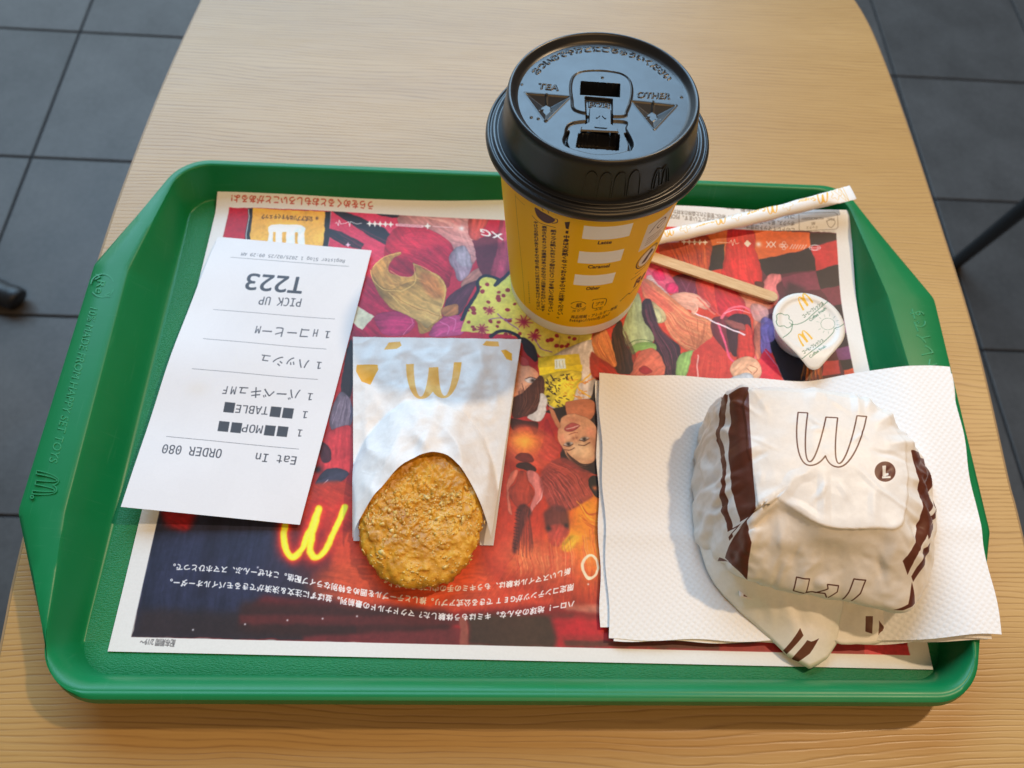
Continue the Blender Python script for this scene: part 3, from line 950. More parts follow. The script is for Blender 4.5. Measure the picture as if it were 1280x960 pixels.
# ================================================================== coffee cup
CX, CY = .0464, .0526
M_CUP, IM_CUP = print_mat('printed_cup_board', .45, .2, .01)
M_LID = pbr('black_lid_plastic', (.010, .010, .011), .36, .72); N = NT(M_LID)
N.rough(N.math('ADD', N.math('MULTIPLY', N.noise(N.coords(), 160, 3, .6), .10), .29)); N.bump(N.noise(N.coords(), 1400, 2), .12, .00004)
cup = thing('coffee_cup', 'yellow paper coffee cup with black plastic lid standing on the far side of the tray', 'paper cup', (CX, CY, .004))
CB, CT, Z0, Z1 = .0338, .0428, .0040, .1100
prof = [(CB - .004, Z0 + .006), (CB - .0008, Z0 + .0004), (CB, Z0)]
wall = [(CB + (CT - CB) * t, Z0 + (Z1 - Z0) * t) for t in np.linspace(0, 1, 24)]
V, F, UV = lathe(wall, 160, CX, CY)
UV = [(j / 160, i / 23) for i in range(24) for j in range(160)]
# uv seam at the back: rotate so that u = .5 faces the photographer
seam = 160
V2, F2, UV2 = [], [], []
for i in range(24):
    for j in range(161):
        t = 2 * math.pi * (j / 160) + math.pi / 2
        r, z = wall[i]
        V2.append((CX + r * math.cos(t), CY + r * math.sin(t), z)); UV2.append((j / 160, i / 23))
for i in range(23):
    for j in range(160):
        a = i * 161 + j; F2.append((a, a + 1, a + 162, a + 161))
cupwall = keep(mesh('cup_wall', V2, F2, M_CUP, uv=UV2), cup)
V, F, _ = lathe([(.002, Z0 + .007), (CB - .004, Z0 + .007), (CB - .0012, Z0 + .0003), (CB, Z0)], 96, CX, CY)
keep(mesh('cup_base', V, F, pbr('white_board', (.78, .76, .72), .5, .3)), cup)

# lid: turned shell with a modelled top plate
lid_prof = [(.0440, .1068), (.0462, .1064), (.0473, .1072), (.0476, .1086), (.0472, .1102), (.0463, .1110), (.0458, .1106), (.0452, .1105), (.0447, .1110), (.0443, .1116),
            (.0436, .1117), (.0424, .1112), (.0419, .1118), (.0414, .1135), (.0404, .1195), (.0395, .1255), (.0391, .1285), (.0386, .1301), (.0379, .1308), (.0371, .1305), (.0364, .1294), (.0355, .1280), (.0345, .1273)]
lp = spline(lid_prof, False, 5)
V, F, _ = lathe(lp.tolist(), 180, CX, CY)
lid = keep(mesh('lid', V, F, M_LID), cup)
LR, LZ = .0345, .1273
HCV = 1100
def lidc(x, y):
    q = bp(x, y, LZ); return ((q[0] - CX) / LR * .5 + .5) * HCV, (.5 - (q[1] - CY) / LR * .5) * HCV
def z4(x, y): return lidc(590 + x / 4, 30 + y / 4)          # enlarged view of the lid, 4x
class HF:
    def __init__(self): self.h = np.zeros((HCV, HCV)); self.c = Canvas(HCV, HCV)
    def mask(self, polys, blur=0):
        m = np.zeros((HCV, HCV)); r = self.c.cover(polys, 2)
        if r: x0, y0, k = r; m[y0:y0 + k.shape[0], x0:x0 + k.shape[1]] = k
        return blur1(m, blur) if blur else m
hf = HF()
P4 = lambda pts, closed=True, sm=True: np.array([z4(*q) for q in (spline(pts, closed, 6) if sm else pts)])
# rounded panel ridge round the spout
panel = [(520, 440), (503, 385), (497, 320), (510, 268), (545, 243), (610, 236), (690, 242), (755, 258), (790, 290), (802, 340), (795, 400), (775, 455), (758, 478), (640, 470)]
m = hf.mask([P4(panel)], 1)
rid_ = hf.mask(hf.c.stroke_polys(np.concatenate([P4(panel), P4(panel)[:1]]), 11), 3)
hf.h += m * .0004 + rid_ * .0006
# lower recess (the hinge bay) with crescent sides
bay = [(512, 500), (470, 570), (464, 600), (490, 628), (560, 652), (640, 668), (740, 662), (800, 640), (805, 605), (775, 540), (760, 500)]
hf.h -= hf.mask([P4(bay)], 4) * .0009
hf.h -= hf.mask([P4([(478, 545), (464, 590), (470, 615), (492, 628), (480, 590), (492, 540)])], 2) * .0022
hf.h -= hf.mask([P4([(782, 560), (806, 610), (800, 645), (788, 652), (790, 610), (770, 560)])], 2) * .0022
# stepped channel under the tongue and the openings
hf.h -= hf.mask([P4([(572, 372), (706, 388), (706, 560), (580, 545)], sm=False)], 2) * .0016
hole = hf.mask([P4([(552, 292), (744, 310), (741, 378), (548, 361)], sm=False)], 1)
hole2 = hf.mask([P4([(540, 552), (742, 562), (736, 642), (528, 622)], sm=False)], 1)
hf.h = hf.h * (1 - hole) - hole * .0085
hf.h = hf.h * (1 - hole2) - hole2 * .0070
# ridge on the floor of the channel lip
# marker buttons: three-sided dents with a raised Y
def button(cx_, cy_, tri):
    T = P4(tri, sm=False)
    k = hf.mask([spline(np.concatenate([T]), True, 1)], 2)
    yy, xx = np.mgrid[0:HCV, 0:HCV]
    dmin = np.full((HCV, HCV), 1e9)
    cen = T.mean(0)
    for i in range(3):
        a, b = T[i], T[(i + 1) % 3]; nv = np.array([-(b - a)[1], (b - a)[0]]); nv = nv / np.hypot(*nv)
        if (cen - a) @ nv < 0: nv = -nv
        dmin = np.minimum(dmin, (xx - a[0]) * nv[0] + (yy - a[1]) * nv[1])
    px = 2 * LR / HCV
    dep = np.minimum(np.clip(dmin, 0, None) * px * .55, .0026)
    hf.h[:] = hf.h * (1 - k) - dep * k
    lines = [[(cx_, cy_ - 50), (cx_ + 1, cy_ - 12)], [(cx_ - 32, cy_ + 30), (cx_, cy_ + 5)], [(cx_ + 34, cy_ + 34), (cx_ + 2, cy_ + 5)]]
    for l in lines: hf.h[:] += hf.mask(hf.c.stroke_polys(P4(l, False, False), 8), 2) * .0005
    pent = [(cx_ - 26, cy_ + 26), (cx_ - 22, cy_ + 2), (cx_, cy_ - 10), (cx_ + 24, cy_ + 4), (cx_ + 26, cy_ + 28), (cx_, cy_ + 44)]
    pm = hf.mask([P4(pent, sm=False)], 2)
    hf.h[:] = hf.h * (1 - pm) + np.maximum(hf.h, -.0014) * pm
    rim_ = hf.mask(hf.c.stroke_polys(np.concatenate([T, T[:1]]), 9), 3)
    hf.h[:] += rim_ * .0003
button(378, 400, [(268, 341), (498, 366), (372, 494)])
button(908, 450, [(797, 394), (1024, 425), (912, 548)])
# raised words and specks
def lid_word(body, p0, p1, up, h=.0004, blur=1):
    a, b, c = (np.array(z4(*q)) for q in (p0, p1, (p0[0] + up[0], p0[1] + up[1])))
    g = hf.c.glyphs(body, a, b - a, c - a)
    m = hf.mask(g, 0)
    for p in g: m = np.maximum(m, hf.mask(hf.c.stroke_polys(np.concatenate([p, p[:1]]), 2.0), 0))
    hf.h[:] += blur1(m, blur) * h
lid_word('TEA', (335, 322), (436, 335), (6, -30))
lid_word('OTHER', (828, 380), (990, 392), (5, -30))
lid_word('B28', (590, 412), (692, 424), (2, -28), .0004)
# warning round the far rim
def arc_word(body, a0, a1, rad_, hgt, h):
    body_ = body; n_ = len(body_); px = HCV / 2 / LR
    for i, ch in enumerate(body_):
        t = a0 + (a1 - a0) * (i + .5) / n_
        cc = np.array([HCV / 2 + math.cos(t) * rad_ * px, HCV / 2 - math.sin(t) * rad_ * px])
        tx = np.array([math.sin(t), math.cos(t)]); up = np.array([math.cos(t), -math.sin(t)])
        g = outlines(ch)
        if not g: continue
        G = [cc + np.outer((p[:, 0] - .5) * hgt * px, tx) + np.outer((p[:, 1] - .1) * hgt * px, up) for p in g]
        m = hf.mask(G)
        for p in G: m = np.maximum(m, hf.mask(hf.c.stroke_polys(np.concatenate([p, p[:1]]), 2.0)))
        hf.h[:] += blur1(m, 1) * h
arc_word('あついのでやけどにごちゅういください', rad(152), rad(24), .0302, .0040, .0004)
for q in ((655, 275), (252, 297), (1047, 382), (300, 470), (335, 478), (373, 490)):
    yy, xx = np.mgrid[0:HCV, 0:HCV]; c_ = z4(*q)
    hf.h += .0006 * np.exp(-(((xx - c_[0]) / 7) ** 2 + ((yy - c_[1]) / 7) ** 2))
# arrow on the tongue is on its own part
nr, na = 150, 640
V, F = [], []
rs = np.linspace(0, 1, nr)[1:]
for i, r in enumerate(rs):
    for j in range(na):
        t = 2 * math.pi * j / na
        x, y = r * math.cos(t), r * math.sin(t)
        fx, fy = np.clip((x * .5 + .5) * HCV, 0, HCV - 1.01), np.clip((.5 - y * .5) * HCV, 0, HCV - 1.01)
        V.append((x, y, fx, fy))
A = np.array(V); ix, iy = A[:, 2].astype(int), A[:, 3].astype(int); fx, fy = A[:, 2] - ix, A[:, 3] - iy
H = hf.h
hz = (H[iy, ix] * (1 - fx) + H[iy, ix + 1] * fx) * (1 - fy) + (H[iy + 1, ix] * (1 - fx) + H[iy + 1, ix + 1] * fx) * fy
rr_ = np.hypot(A[:, 0], A[:, 1]); hz = hz * (1 - sst(.975, 1.0, rr_)) + .0003 * sst(.93, 1, rr_) * 0
W = np.stack([CX + A[:, 0] * LR, CY + A[:, 1] * LR, LZ + hz], 1)
W = np.concatenate([W, [[CX, CY, LZ + H[HCV // 2, HCV // 2]]]])
idx = np.arange((nr - 2) * na).reshape(nr - 2, na)
a = idx; b = np.roll(idx, -1, 1)
F = np.stack([a, a + na, b + na, b], -1).reshape(-1, 4).tolist()
cidx = (nr - 1) * na
F += [(j, (j + 1) % na, cidx) for j in range(na)]
plate = mesh('top_plate', W, F, M_LID, sharp=60); plate.parent = lid
# drinking tongue with its arrow
def plate_pts(pts, z): return [tuple(bp(590 + x / 4, 30 + y / 4, z)) for x, y in pts]
ton = [(592, 432), (606, 424), (684, 434), (700, 444), (700, 520), (732, 545), (738, 562), (545, 548), (550, 530), (588, 508)]
top = plate_pts(ton, LZ + .0014); bot = plate_pts(ton, LZ - .0004); n = len(ton)
inn = [tuple(np.array(q) * .93 + np.mean(top, 0) * .07 + [0, 0, .0005]) for q in top]
V = inn + top + bot
F = [tuple(range(n))] + [(j, n + j, n + (j + 1) % n, (j + 1) % n) for j in range(n)] + [(n + j, 2 * n + j, 2 * n + (j + 1) % n, n + (j + 1) % n) for j in range(n)]
bmx = bmesh.new(); 
tongue = mesh('drinking_tongue', V, F, M_LID, smooth=False); tongue.parent = lid
bmx.from_mesh(tongue.data); bmesh.ops.recalc_face_normals(bmx, faces=bmx.faces); bmx.to_mesh(tongue.data); bmx.free()
polys = []
for l in ([(648, 528), (651, 462)], [(630, 476), (651, 458), (672, 480)], [(622, 524), (676, 530)]):
    polys += Canvas(4, 4).stroke_polys(np.array(plate_pts(l, 0))[:, :2] * 1, .0008)
polys = []
for l in ([(648, 528), (651, 462)], [(630, 476), (651, 458), (672, 480)], [(622, 524), (676, 530)]):
    polys += Canvas(4, 4).stroke_polys(np.array(l, float), 9)
V, F = [], []
for kk, q in enumerate(polys):
    b0_ = len(V); k = len(q); V += plate_pts(q, LZ + .0022 + kk * 3e-6); V += plate_pts(q, LZ + .0017 + kk * 3e-6)
    F += [tuple(range(b0_, b0_ + k))] + [(b0_ + j, b0_ + (j + 1) % k, b0_ + k + (j + 1) % k, b0_ + k + j) for j in range(k)]
arrow = mesh('raised_arrow', V, F, M_LID, smooth=False); arrow.parent = lid
# grip marks round the lid wall: thin raised verticals and an M
def wallp(a, z):
    r = np.interp(z, [.1112, .1135, .1195, .1255, .1285], [.0419, .0414, .0404, .0395, .0391])
    return np.array([CX + r * math.cos(a), CY + r * math.sin(a), z]), np.array([math.cos(a), math.sin(a), .17])
def wall_lines(lines, w=.00035, h=.0004):
    V, F = [], []
    for l in lines:
        l = np.asarray(l, float)
        for q in Canvas(4, 4).stroke_polys(l * [.04, 1], w):
            k = len(q); b_ = len(V)
            for s in (h + b_ * 1.2e-7, -.0004 + b_ * 1.2e-7):
                for x, z in q:
                    p, nrm = wallp(x / .04, z); V.append(p + nrm * s)
            F += [tuple(range(b_, b_ + k))[::-1]] + [(b_ + j, b_ + (j + 1) % k, b_ + k + (j + 1) % k, b_ + k + j) for j in range(k)]
    return V, F
A0 = rad(-92)
lines = []
for k in range(4):
    a = A0 - rad(7) + rad(8.2) * k
    lines.append([(a + rad(3.4) * math.cos(t), .1215 + .0045 * math.sin(t)) for t in np.linspace(math.pi, 0, 10)])
    lines.append([(a - rad(3.4), .1215), (a - rad(3.6), .1145)]); lines.append([(a + rad(3.4), .1215), (a + rad(3.6), .1145)])
am = arches()
lines.append([(A0 + rad(35) + rad(12) * (x - .5), .1150 + .0085 * y) for x, y in np.concatenate([am, am[:1]])])
V, F = wall_lines(lines)
grip = mesh('embossed_grip', V, F, M_LID, smooth=False); grip.parent = lid

# the lid sits slightly askew on the cup
_pv = Matrix.Translation((CX, CY, .109)); lid.matrix_parent_inverse = Matrix.Identity(4)
lid.matrix_world = _pv @ Matrix.Rotation(rad(-1.2), 4, 'X') @ _pv.inverted()

# the cup leans a little on the uneven mat
_T = Matrix.Translation((CX, CY, .115)) @ Matrix.Rotation(rad(-1.75), 4, 'Y') @ Matrix.Rotation(rad(-1.0), 4, 'X') @ Matrix.Translation((-CX, -CY, -.1148))
def _lean(o):
    if o.type == 'MESH': o.data.transform(_T); o.data.update()
    for k in o.children: _lean(k)
_lean(cup)

# ================================================================== wooden stirrer
M_STIR = pbr('birch_wood', (.66, .46, .26), .6, .3); N = NT(M_STIR)
vv = N.coords((1, 1, 1))
sA, sB = bp(972, 373, .0070), bp(815, 321, .0070)
ax = sA - sB; L_s = np.linalg.norm(ax[:2]); ang = math.atan2(ax[1], ax[0])
vv = N.coords((4, 60, 4)); N.color(N.ramp(N.noise(vv, 30, 4, .6), [(.3, (.50, .31, .145)), (.5, (.62, .42, .22)), (.7, (.70, .50, .28))]))
N.bump(N.noise(N.coords((6, 90, 6)), 40, 3), .3, .0002)
w_, hh_ = .0033, .0011
pl = [(-.028, -w_), (L_s - w_, -w_)] + [(L_s - w_ + w_ * math.cos(t), w_ * math.sin(t)) for t in np.linspace(-math.pi / 2, math.pi / 2, 13)[1:-1]] + [(L_s - w_, w_), (-.028, w_)]
def prism(poly, z0, z1, bev):
    P = np.asarray(poly, float); c = P.mean(0); n = len(P)
    Q = P + (c - P) / np.maximum(np.linalg.norm(c - P, axis=1), 1e-9)[:, None] * bev
    V = [(*q, z0) for q in Q] + [(*q, z0 + bev) for q in P] + [(*q, z1 - bev) for q in P] + [(*q, z1) for q in Q]
    F = [tuple(range(n))[::-1]] + [(k * n + j, k * n + (j + 1) % n, (k + 1) * n + (j + 1) % n, (k + 1) * n + j) for k in range(3) for j in range(n)] + [tuple(range(3 * n, 4 * n))]
    return V, F
V, F = prism(pl, 0, .0016, .0002)
stir = mesh('wooden_stirrer', V, F, M_STIR, smooth=False)
stir.location = (sB[0], sB[1], .0058); stir.rotation_euler = (0, 0, ang)
tag(stir, 'flat wooden coffee stirrer lying from behind the cup to the creamer pot', 'stirrer')

# ================================================================== sugar stick
M_SUG, IM_SUG = print_mat('sugar_stick_paper', .5, .4, .02)
gA = bp(1066, 240.5, .030); gB = bp(826, 295, .0135)          # centre line ends
gB = gB + (gB - gA) * .22
def sugar_fn(u, v):
    # u along the stick (0 hidden end .. 1 crimped tip), v round
    ax_ = gA - gB; L = np.linalg.norm(ax_); ex = ax_ / L; ey = np.array([-ex[1], ex[0], 0]); ey /= np.linalg.norm(ey); ez = np.cross(ex, ey)
    fl = sst(.86, .95, u) + sst(.08, .0, u)
    ry = .0040 * (1 - fl) + .0049 * fl; rz = .0028 * (1 - fl) + .00035 * fl
    lump = 1 + .05 * np.sin(u * 23 + 1) * (1 - fl) + .04 * np.sin(u * 51) * (1 - fl)
    t = 2 * np.pi * (v - .25)
    cy, cz = np.cos(t) * ry * lump, np.sin(t) * rz * lump
    cz = cz + fl * .0003 * np.sin(u * 260)
    return tuple(gB[k] + ex[k] * u * L + ey[k] * cy + ez[k] * cz - (.0025 * np.sin(np.pi * u) if k == 2 else 0) for k in range(3))
sugar = grid('sugar_stick', 90, 40, sugar_fn, M_SUG)
tag(sugar, 'white paper sugar stick with yellow print leaning on the far tray rim', 'sugar stick')

# ================================================================== creamer pot
M_FOIL, IM_FOIL = print_mat('creamer_foil', .4, .35, .03)
M_POT = pbr('white_pot_plastic', (.74, .73, .74), .35, .5, sub=.1)
CZ = .0175
cc = bp(1011, 404, CZ); cr_ = .0188
tipp = bp(1019, 459.5, CZ)
pot = thing('creamer_pot', 'small white coffee creamer pot with a printed teardrop foil lid', 'creamer', (cc[0], cc[1], .004))
V, F, _ = lathe([(.0, .0042), (.0126, .0042), (.0137, .0050), (.0156, .0145), (.0160, .0156), (.0184, CZ - .0010), (.0186, CZ - .0004), (.0180, CZ - .0003)], 72, cc[0], cc[1])
keep(mesh('pot_body', V, F, M_POT, sharp=50), pot)
td = (tipp - cc)[:2]; tl_ = np.linalg.norm(td); ta = math.atan2(td[1], td[0])
half = math.acos(min(1, (cr_ - .0048) / (tl_ - .0048)))
pts = [(cc[0] + cr_ * math.cos(t), cc[1] + cr_ * math.sin(t)) for t in np.linspace(ta + half, ta + 2 * math.pi - half, 60)]
tc = cc[:2] + td / tl_ * (tl_ - .0048)
pts += [(tc[0] + .0048 * math.cos(t), tc[1] + .0048 * math.sin(t)) for t in np.linspace(ta - half, ta + half, 14)]
pts = resample(np.array(pts), 120, True)
FR = .023
V, F, UV = [], [], []
nR = 16
for k in range(nR):
    f = (k + 1) / nR
    for x, y in pts:
        px_, py_ = cc[0] + (x - cc[0]) * f, cc[1] + (y - cc[1]) * f
        d = math.hypot(px_ - cc[0], py_ - cc[1])
        z = CZ - .0007 * (1 - float(sst(.0145, .0158, d))) + .00055 * math.exp(-((d - .0162) / .0007) ** 2)
        if d > cr_: z -= .0022 * ((d - cr_) / (tl_ - cr_)) ** 1.5
        V.append((px_, py_, z)); UV.append(((px_ - cc[0]) / FR / 2 + .5, (py_ - cc[1]) / FR / 2 + .5))
V.append((cc[0], cc[1], CZ - .0007)); UV.append((.5, .5))
n = len(pts)
for k in range(nR - 1):
    for j in range(n): F.append((k * n + j, (k + 1) * n + j, (k + 1) * n + (j + 1) % n, k * n + (j + 1) % n))
F += [(len(V) - 1, j, (j + 1) % n) for j in range(n)]
FRY = FR
foil = mesh('foil_lid', V, F, M_FOIL, uv=UV)
md = foil.modifiers.new('thickness', 'SOLIDIFY'); md.thickness = .0002; md.offset = -1
keep(foil, pot)

# ================================================================== wrapped burger
M_WRAP, IM_WRAP = print_mat('burger_wrap_paper', .42, .42, .04, 500, crumple=.12)
BC = np.array([.1465, -.0690])
# rings: height and plan outline (x, y) seen from above, counter-clockwise from +x
ringdef = [
    (.0528, [(.026, .004), (.018, .019), (-.002, .022), (-.018, .019), (-.022, .000), (-.020, -.012), (.000, -.016), (.020, -.016)]),
    (.0512, [(.0350, .002), (.030, .020), (.018, .0280), (-.004, .0300), (-.0275, .0290), (-.0310, .012), (-.0310, -.012), (-.0300, -.0215), (-.0240, -.0180), (-.006, -.0290), (.0145, -.0298), (.0270, -.0265)]),
    (.0502, [(.0365, .002), (.0315, .0205), (.019, .0292), (-.004, .0312), (-.0285, .0302), (-.0322, .012), (-.0322, -.012), (-.0312, -.0228), (-.0245, -.0194), (-.006, -.0303), (.0146, -.0311), (.0280, -.0278)]),
    (.0470, [(.0420, .001), (.036, .0215), (.021, .0325), (-.004, .0345), (-.0310, .0330), (-.0350, .016), (-.0350, -.014), (-.0325, -.0260), (-.025, -.0235), (-.006, -.0335), (.0150, -.0345), (.0320, -.0320)]),
    (.0400, [(.0490, .000), (.041, .022), (.024, .0345), (-.004, .0365), (-.0325, .0350), (-.0375, .018), (-.0395, -.012), (-.032, -.034), (.002, -.040), (.0375, -.0415)]),
    (.0270, [(.0590, -.004), (.049, .022), (.028, .0380), (-.004, .0400), (-.0340, .0385), (-.0410, .020), (-.0440, -.014), (-.034, -.0445), (.002, -.0535), (.0395, -.0555)]),
    (.0160, [(.0590, -.007), (.049, .020), (.028, .0385), (-.004, .0405), (-.034, .0390), (-.0425, .018), (-.0465, -.020), (-.034, -.040), (.004, -.0455), (.036, -.0470)]),
    (.0090, [(.0570, -.007), (.045, .018), (.027, .0370), (-.004, .0390), (-.034, .0380), (-.0430, .016), (-.0470, -.022), (-.030, -.036), (.004, -.0400), (.034, -.0420)]),
]
NA = 360
def ring_at(k):
    z, P = ringdef[k]; S_ = spline(P, True, 16); a = np.unwrap(np.arctan2(S_[:, 1], S_[:, 0]))
    r = np.hypot(S_[:, 0], S_[:, 1]); t = np.linspace(0, 2 * np.pi, NA, endpoint=False)
    o_ = np.argsort(np.mod(a, 2 * np.pi)); am_, rm_ = np.mod(a, 2 * np.pi)[o_], r[o_]
    am_ = np.concatenate([am_ - 2 * np.pi, am_, am_ + 2 * np.pi]); rm_ = np.concatenate([rm_] * 3)
    return np.stack([np.interp(t, am_, rm_) * np.cos(t), np.interp(t, am_, rm_) * np.sin(t), np.full(NA, z)], 1)
K = [np.array([[0, 0, .0545]] * NA)] + [ring_at(k) for k in range(len(ringdef))]
K = np.array(K); NR_ = 150
cols = np.stack([spline(K[:, j], False, 12) for j in range(NA)], 1)
arc = np.concatenate([[np.zeros(NA)], np.cumsum(np.linalg.norm(np.diff(cols, axis=0), axis=2), axis=0)])
ss = np.linspace(0, 1, NR_)
B = np.empty((NR_, NA, 3)); AL = np.empty((NR_, NA))
for j in range(NA):
    s = arc[:, j] / arc[-1, j]
    for k in range(3): B[:, j, k] = np.interp(ss, s, cols[:, j, k])
    AL[:, j] = ss * arc[-1, j]
def burger_noise(P):
    x, y, z = P[..., 0], P[..., 1], P[..., 2]
    q = np.stack([x, y, z], -1).reshape(-1, 3)
    f = np.array([mnoise.fractal(Vector(v) * 48, .9, 2.1, 3) for v in q]).reshape(x.shape)
    g = np.array([.22 - abs(mnoise.noise(Vector((v[0] * 60 + v[1] * 30, v[1] * 60 - v[0] * 20, v[2] * 40 + 7)))) for v in q]).reshape(x.shape)
    return f, g
f_, g_ = burger_noise(B)
th = np.linspace(0, 2 * np.pi, NA, endpoint=False)[None]
side = sst(.036, .052, AL)
tri = lambda q: np.arcsin(np.sin(q) * .985) * .64
pl_ = tri(th * 15 + 4 * f_ + 6 * ss[:, None]) * .6 + tri(th * 26 + 1 + 3 * f_ - 5 * ss[:, None]) * .4          # pleats round the side
front_ = sst(-.026, -.034, B[..., 1])
amp = f_ * .0005 * (1 - .3 * side) + g_ * .0024 * (.06 + .94 * side * (1 - .75 * front_)) + pl_ * .0014 * side * (1 - .5 * ((th > 4.2) & (th < 5.4)))
# sharp creases of the pulled paper: tent-shaped ridges along lines (x0, y0, x1, y1, height, half width)
x_, y_ = B[..., 0], B[..., 1]
def tent(x0, y0, x1, y1, h, w, wob=0.0):
    dx, dy = x1 - x0, y1 - y0; L2_ = dx * dx + dy * dy
    t = np.clip(((x_ - x0) * dx + (y_ - y0) * dy) / L2_, 0, 1)
    dd = np.hypot(x_ - x0 - t * dx, y_ - y0 - t * dy + wob * np.sin(t * 9))
    return h * np.clip(1 - dd / w, 0, 1) * np.sin(np.pi * np.clip(.08 + .84 * t, 0, 1))
for q in ((-.030, -.0215, -.024, -.018, .0010, .004, 0), (-.024, -.018, -.006, -.029, .0007, .003, .0004), (-.006, -.029, -.003, -.008, .0008, .003, .0006), (.0145, -.0298, .018, -.012, .0005, .003, .0004),
          (-.024, -.018, -.008, -.006, .0007, .0035, .001), (-.030, -.022, -.037, -.040, .0016, .004, 0), (-.024, -.018, -.020, -.044, .0006, .004, .0006), (.027, -.0265, .040, -.042, .0014, .004, 0), (.024, -.028, .024, -.052, .0006, .004, .0005),
          (.026, .016, .042, .026, .0018, .004, 0), (.022, .022, .030, .034, .0016, .004, 0), (.030, .006, .047, .010, .0016, .004, 0), (-.028, .004, -.040, .000, .0012, .005, 0), (.018, .020, .022, .036, .0014, .003, 0),
          (-.024, .026, -.031, .036, .0014, .005, 0), (.000, .026, .004, .037, .0010, .005, 0), (.033, -.008, .050, -.010, .0014, .004, 0), (.032, -.016, .050, -.026, .0016, .004, 0), (-.036, -.010, -.046, -.016, .0016, .003, 0)):
    amp = amp + tent(*q)
# many fine sharp creases of handled paper
rc_ = random.Random(21)
for _ in range(46):
    a_ = rc_.uniform(0, 6.283); r_ = rc_.uniform(.010, .050); x0_, y0_ = r_ * math.cos(a_), r_ * math.sin(a_)
    b_ = a_ + rc_.choice((0, math.pi / 2)) + rc_.uniform(-.6, .6) if r_ < .032 else a_ + rc_.uniform(-.35, .35)
    L_c = rc_.uniform(.006, .020)
    amp = amp + tent(x0_, y0_, x0_ + L_c * math.cos(b_), y0_ + L_c * math.sin(b_), rc_.choice((-1, 1)) * rc_.uniform(.00025, .0006) * (1.6 if r_ > .034 else 1), rc_.uniform(.0014, .0024), rc_.uniform(-.0005, .0005))
nr_ = np.gradient(B, axis=0); nt_ = np.gradient(B, axis=1)
nrm = np.cross(nr_, nt_); nrm /= np.linalg.norm(nrm, axis=2, keepdims=True) + 1e-9
nrm[0] = [0, 0, 1]
B = B + nrm * amp[..., None]
B[..., 2] = np.maximum(B[..., 2], .0085)
V = (B + [BC[0], BC[1], 0]).reshape(-1, 3)
WS = .105
UV = np.stack([AL * np.cos(th) / WS / 2 + .5, AL * np.sin(th) / WS / 2 + .5], -1).reshape(-1, 2)
i = np.arange((NR_ - 1) * NA).reshape(NR_ - 1, NA); jn = np.roll(i, -1, 1)
F = np.stack([i, i + NA, jn + NA, jn], -1).reshape(-1, 4).tolist()
F.append(tuple((NR_ - 1) * NA + j for j in range(NA))[::-1])
burger = thing('wrapped_burger', 'burger wrapped in white paper with brown stripes and outlined M logo', 'burger', (BC[0], BC[1], .0085))
wrap = keep(mesh('wrapper', V, F, M_WRAP, uv=UV), burger)

def flap(name, upper, lower, nu=70, nv=14, amp=.0012, seed=0, sag=0.0):
    """paper flap between two edges given as (px, py, z)"""
    U_ = resample(spline([tuple(bp(x, y, z)) for x, y, z in upper], False, 8), nu)
    L__ = resample(spline([tuple(bp(x, y, z)) for x, y, z in lower], False, 2), nu)
    V, UV = [], []
    for k in range(nv):
        t = k / (nv - 1)
        for j in range(nu):
            p = U_[j] * (1 - t) + L__[j] * t
            a = mnoise.fractal(Vector((p[0] * 70, p[1] * 70, seed)), .9, 2, 3) * amp + (.2 - abs(mnoise.noise(Vector((p[0] * 95 + seed, p[1] * 60, seed))))) * amp * 1.6
            V.append((p[0], p[1] - a * .3, max(p[2] + a * math.sin(math.pi * min(1, t + .15)) - sag * math.sin(math.pi * t), .0076 if p[1] > -.135 else .0048)))
            UV.append((j / (nu - 1), 1 - t))
    F = [(k * nu + j, (k + 1) * nu + j, (k + 1) * nu + j + 1, k * nu + j + 1) for k in range(nv - 1) for j in range(nu - 1)]
    m, im = print_mat(name + '_paper', .42, .42, .04, 500, crumple=.12)
    ob = mesh(name, V, F, m, uv=UV)
    md = ob.modifiers.new('thickness', 'SOLIDIFY'); md.thickness = .00009; md.offset = -1
    return keep(ob, burger), im
tail, IM_TAIL = flap('wrapper_tail', [(896, 655, .020), (905, 690, .022), (928, 715, .023), (955, 728, .022), (1005, 735, .022), (1055, 745, .020)],
                     [(871, 668, .0105), (883, 712, .0095), (905, 745, .0088), (955, 792, .0078), (1012, 838, .0062), (1046, 806, .0082)], seed=3)
lip, IM_LIP = flap('wrapper_lip', [(922, 712, .0135), (950, 726, .0135), (1000, 734, .0135), (1062, 740, .0130), (1104, 752, .0130), (1140, 742, .0130), (1152, 728, .0135)],
                   [(924, 746, .0165), (962, 758, .0145), (1013, 802, .0100), (1034, 792, .0115), (1050, 806, .0088), (1120, 802, .0086), (1166, 800, .0086)], seed=8)

# ================================================================== prints
bpy.context.view_layer.update()
def settle(cv, white, target=.80):
    """turn ink colours noted from the photograph into paper reflectance (one gain for the whole sheet)"""
    g = target / lin(np.array(white, float) / 255)
    cv.a = srgb(np.clip(lin(cv.a) * g, 0, .86))
rs_ = random.Random(11)
def strands(S, A, Bl, n, cols, w=1.6, alpha=.7, jit=.06, blur=0):
    A = resample(spline(A, False, 6), 14); Bl = resample(spline(Bl, False, 6), 14)
    for _ in range(n):
        t = rs_.random(); t2 = min(1, max(0, t + rs_.uniform(-jit, jit))); k = np.linspace(t, t2, 14)[:, None]
        P = A * (1 - k) + Bl * k
        i0 = rs_.randint(0, 5); i1 = rs_.randint(9, 14)
        P = P[i0:i1]
        ww = np.linspace(.5, 1, len(P)) * np.linspace(1, .5, len(P)) * w * rs_.uniform(.7, 2.0)
        S.cv.stroke(S.m(P), ww * 1.4, cols[rs_.randrange(len(cols))], alpha * rs_.uniform(.5, 1))

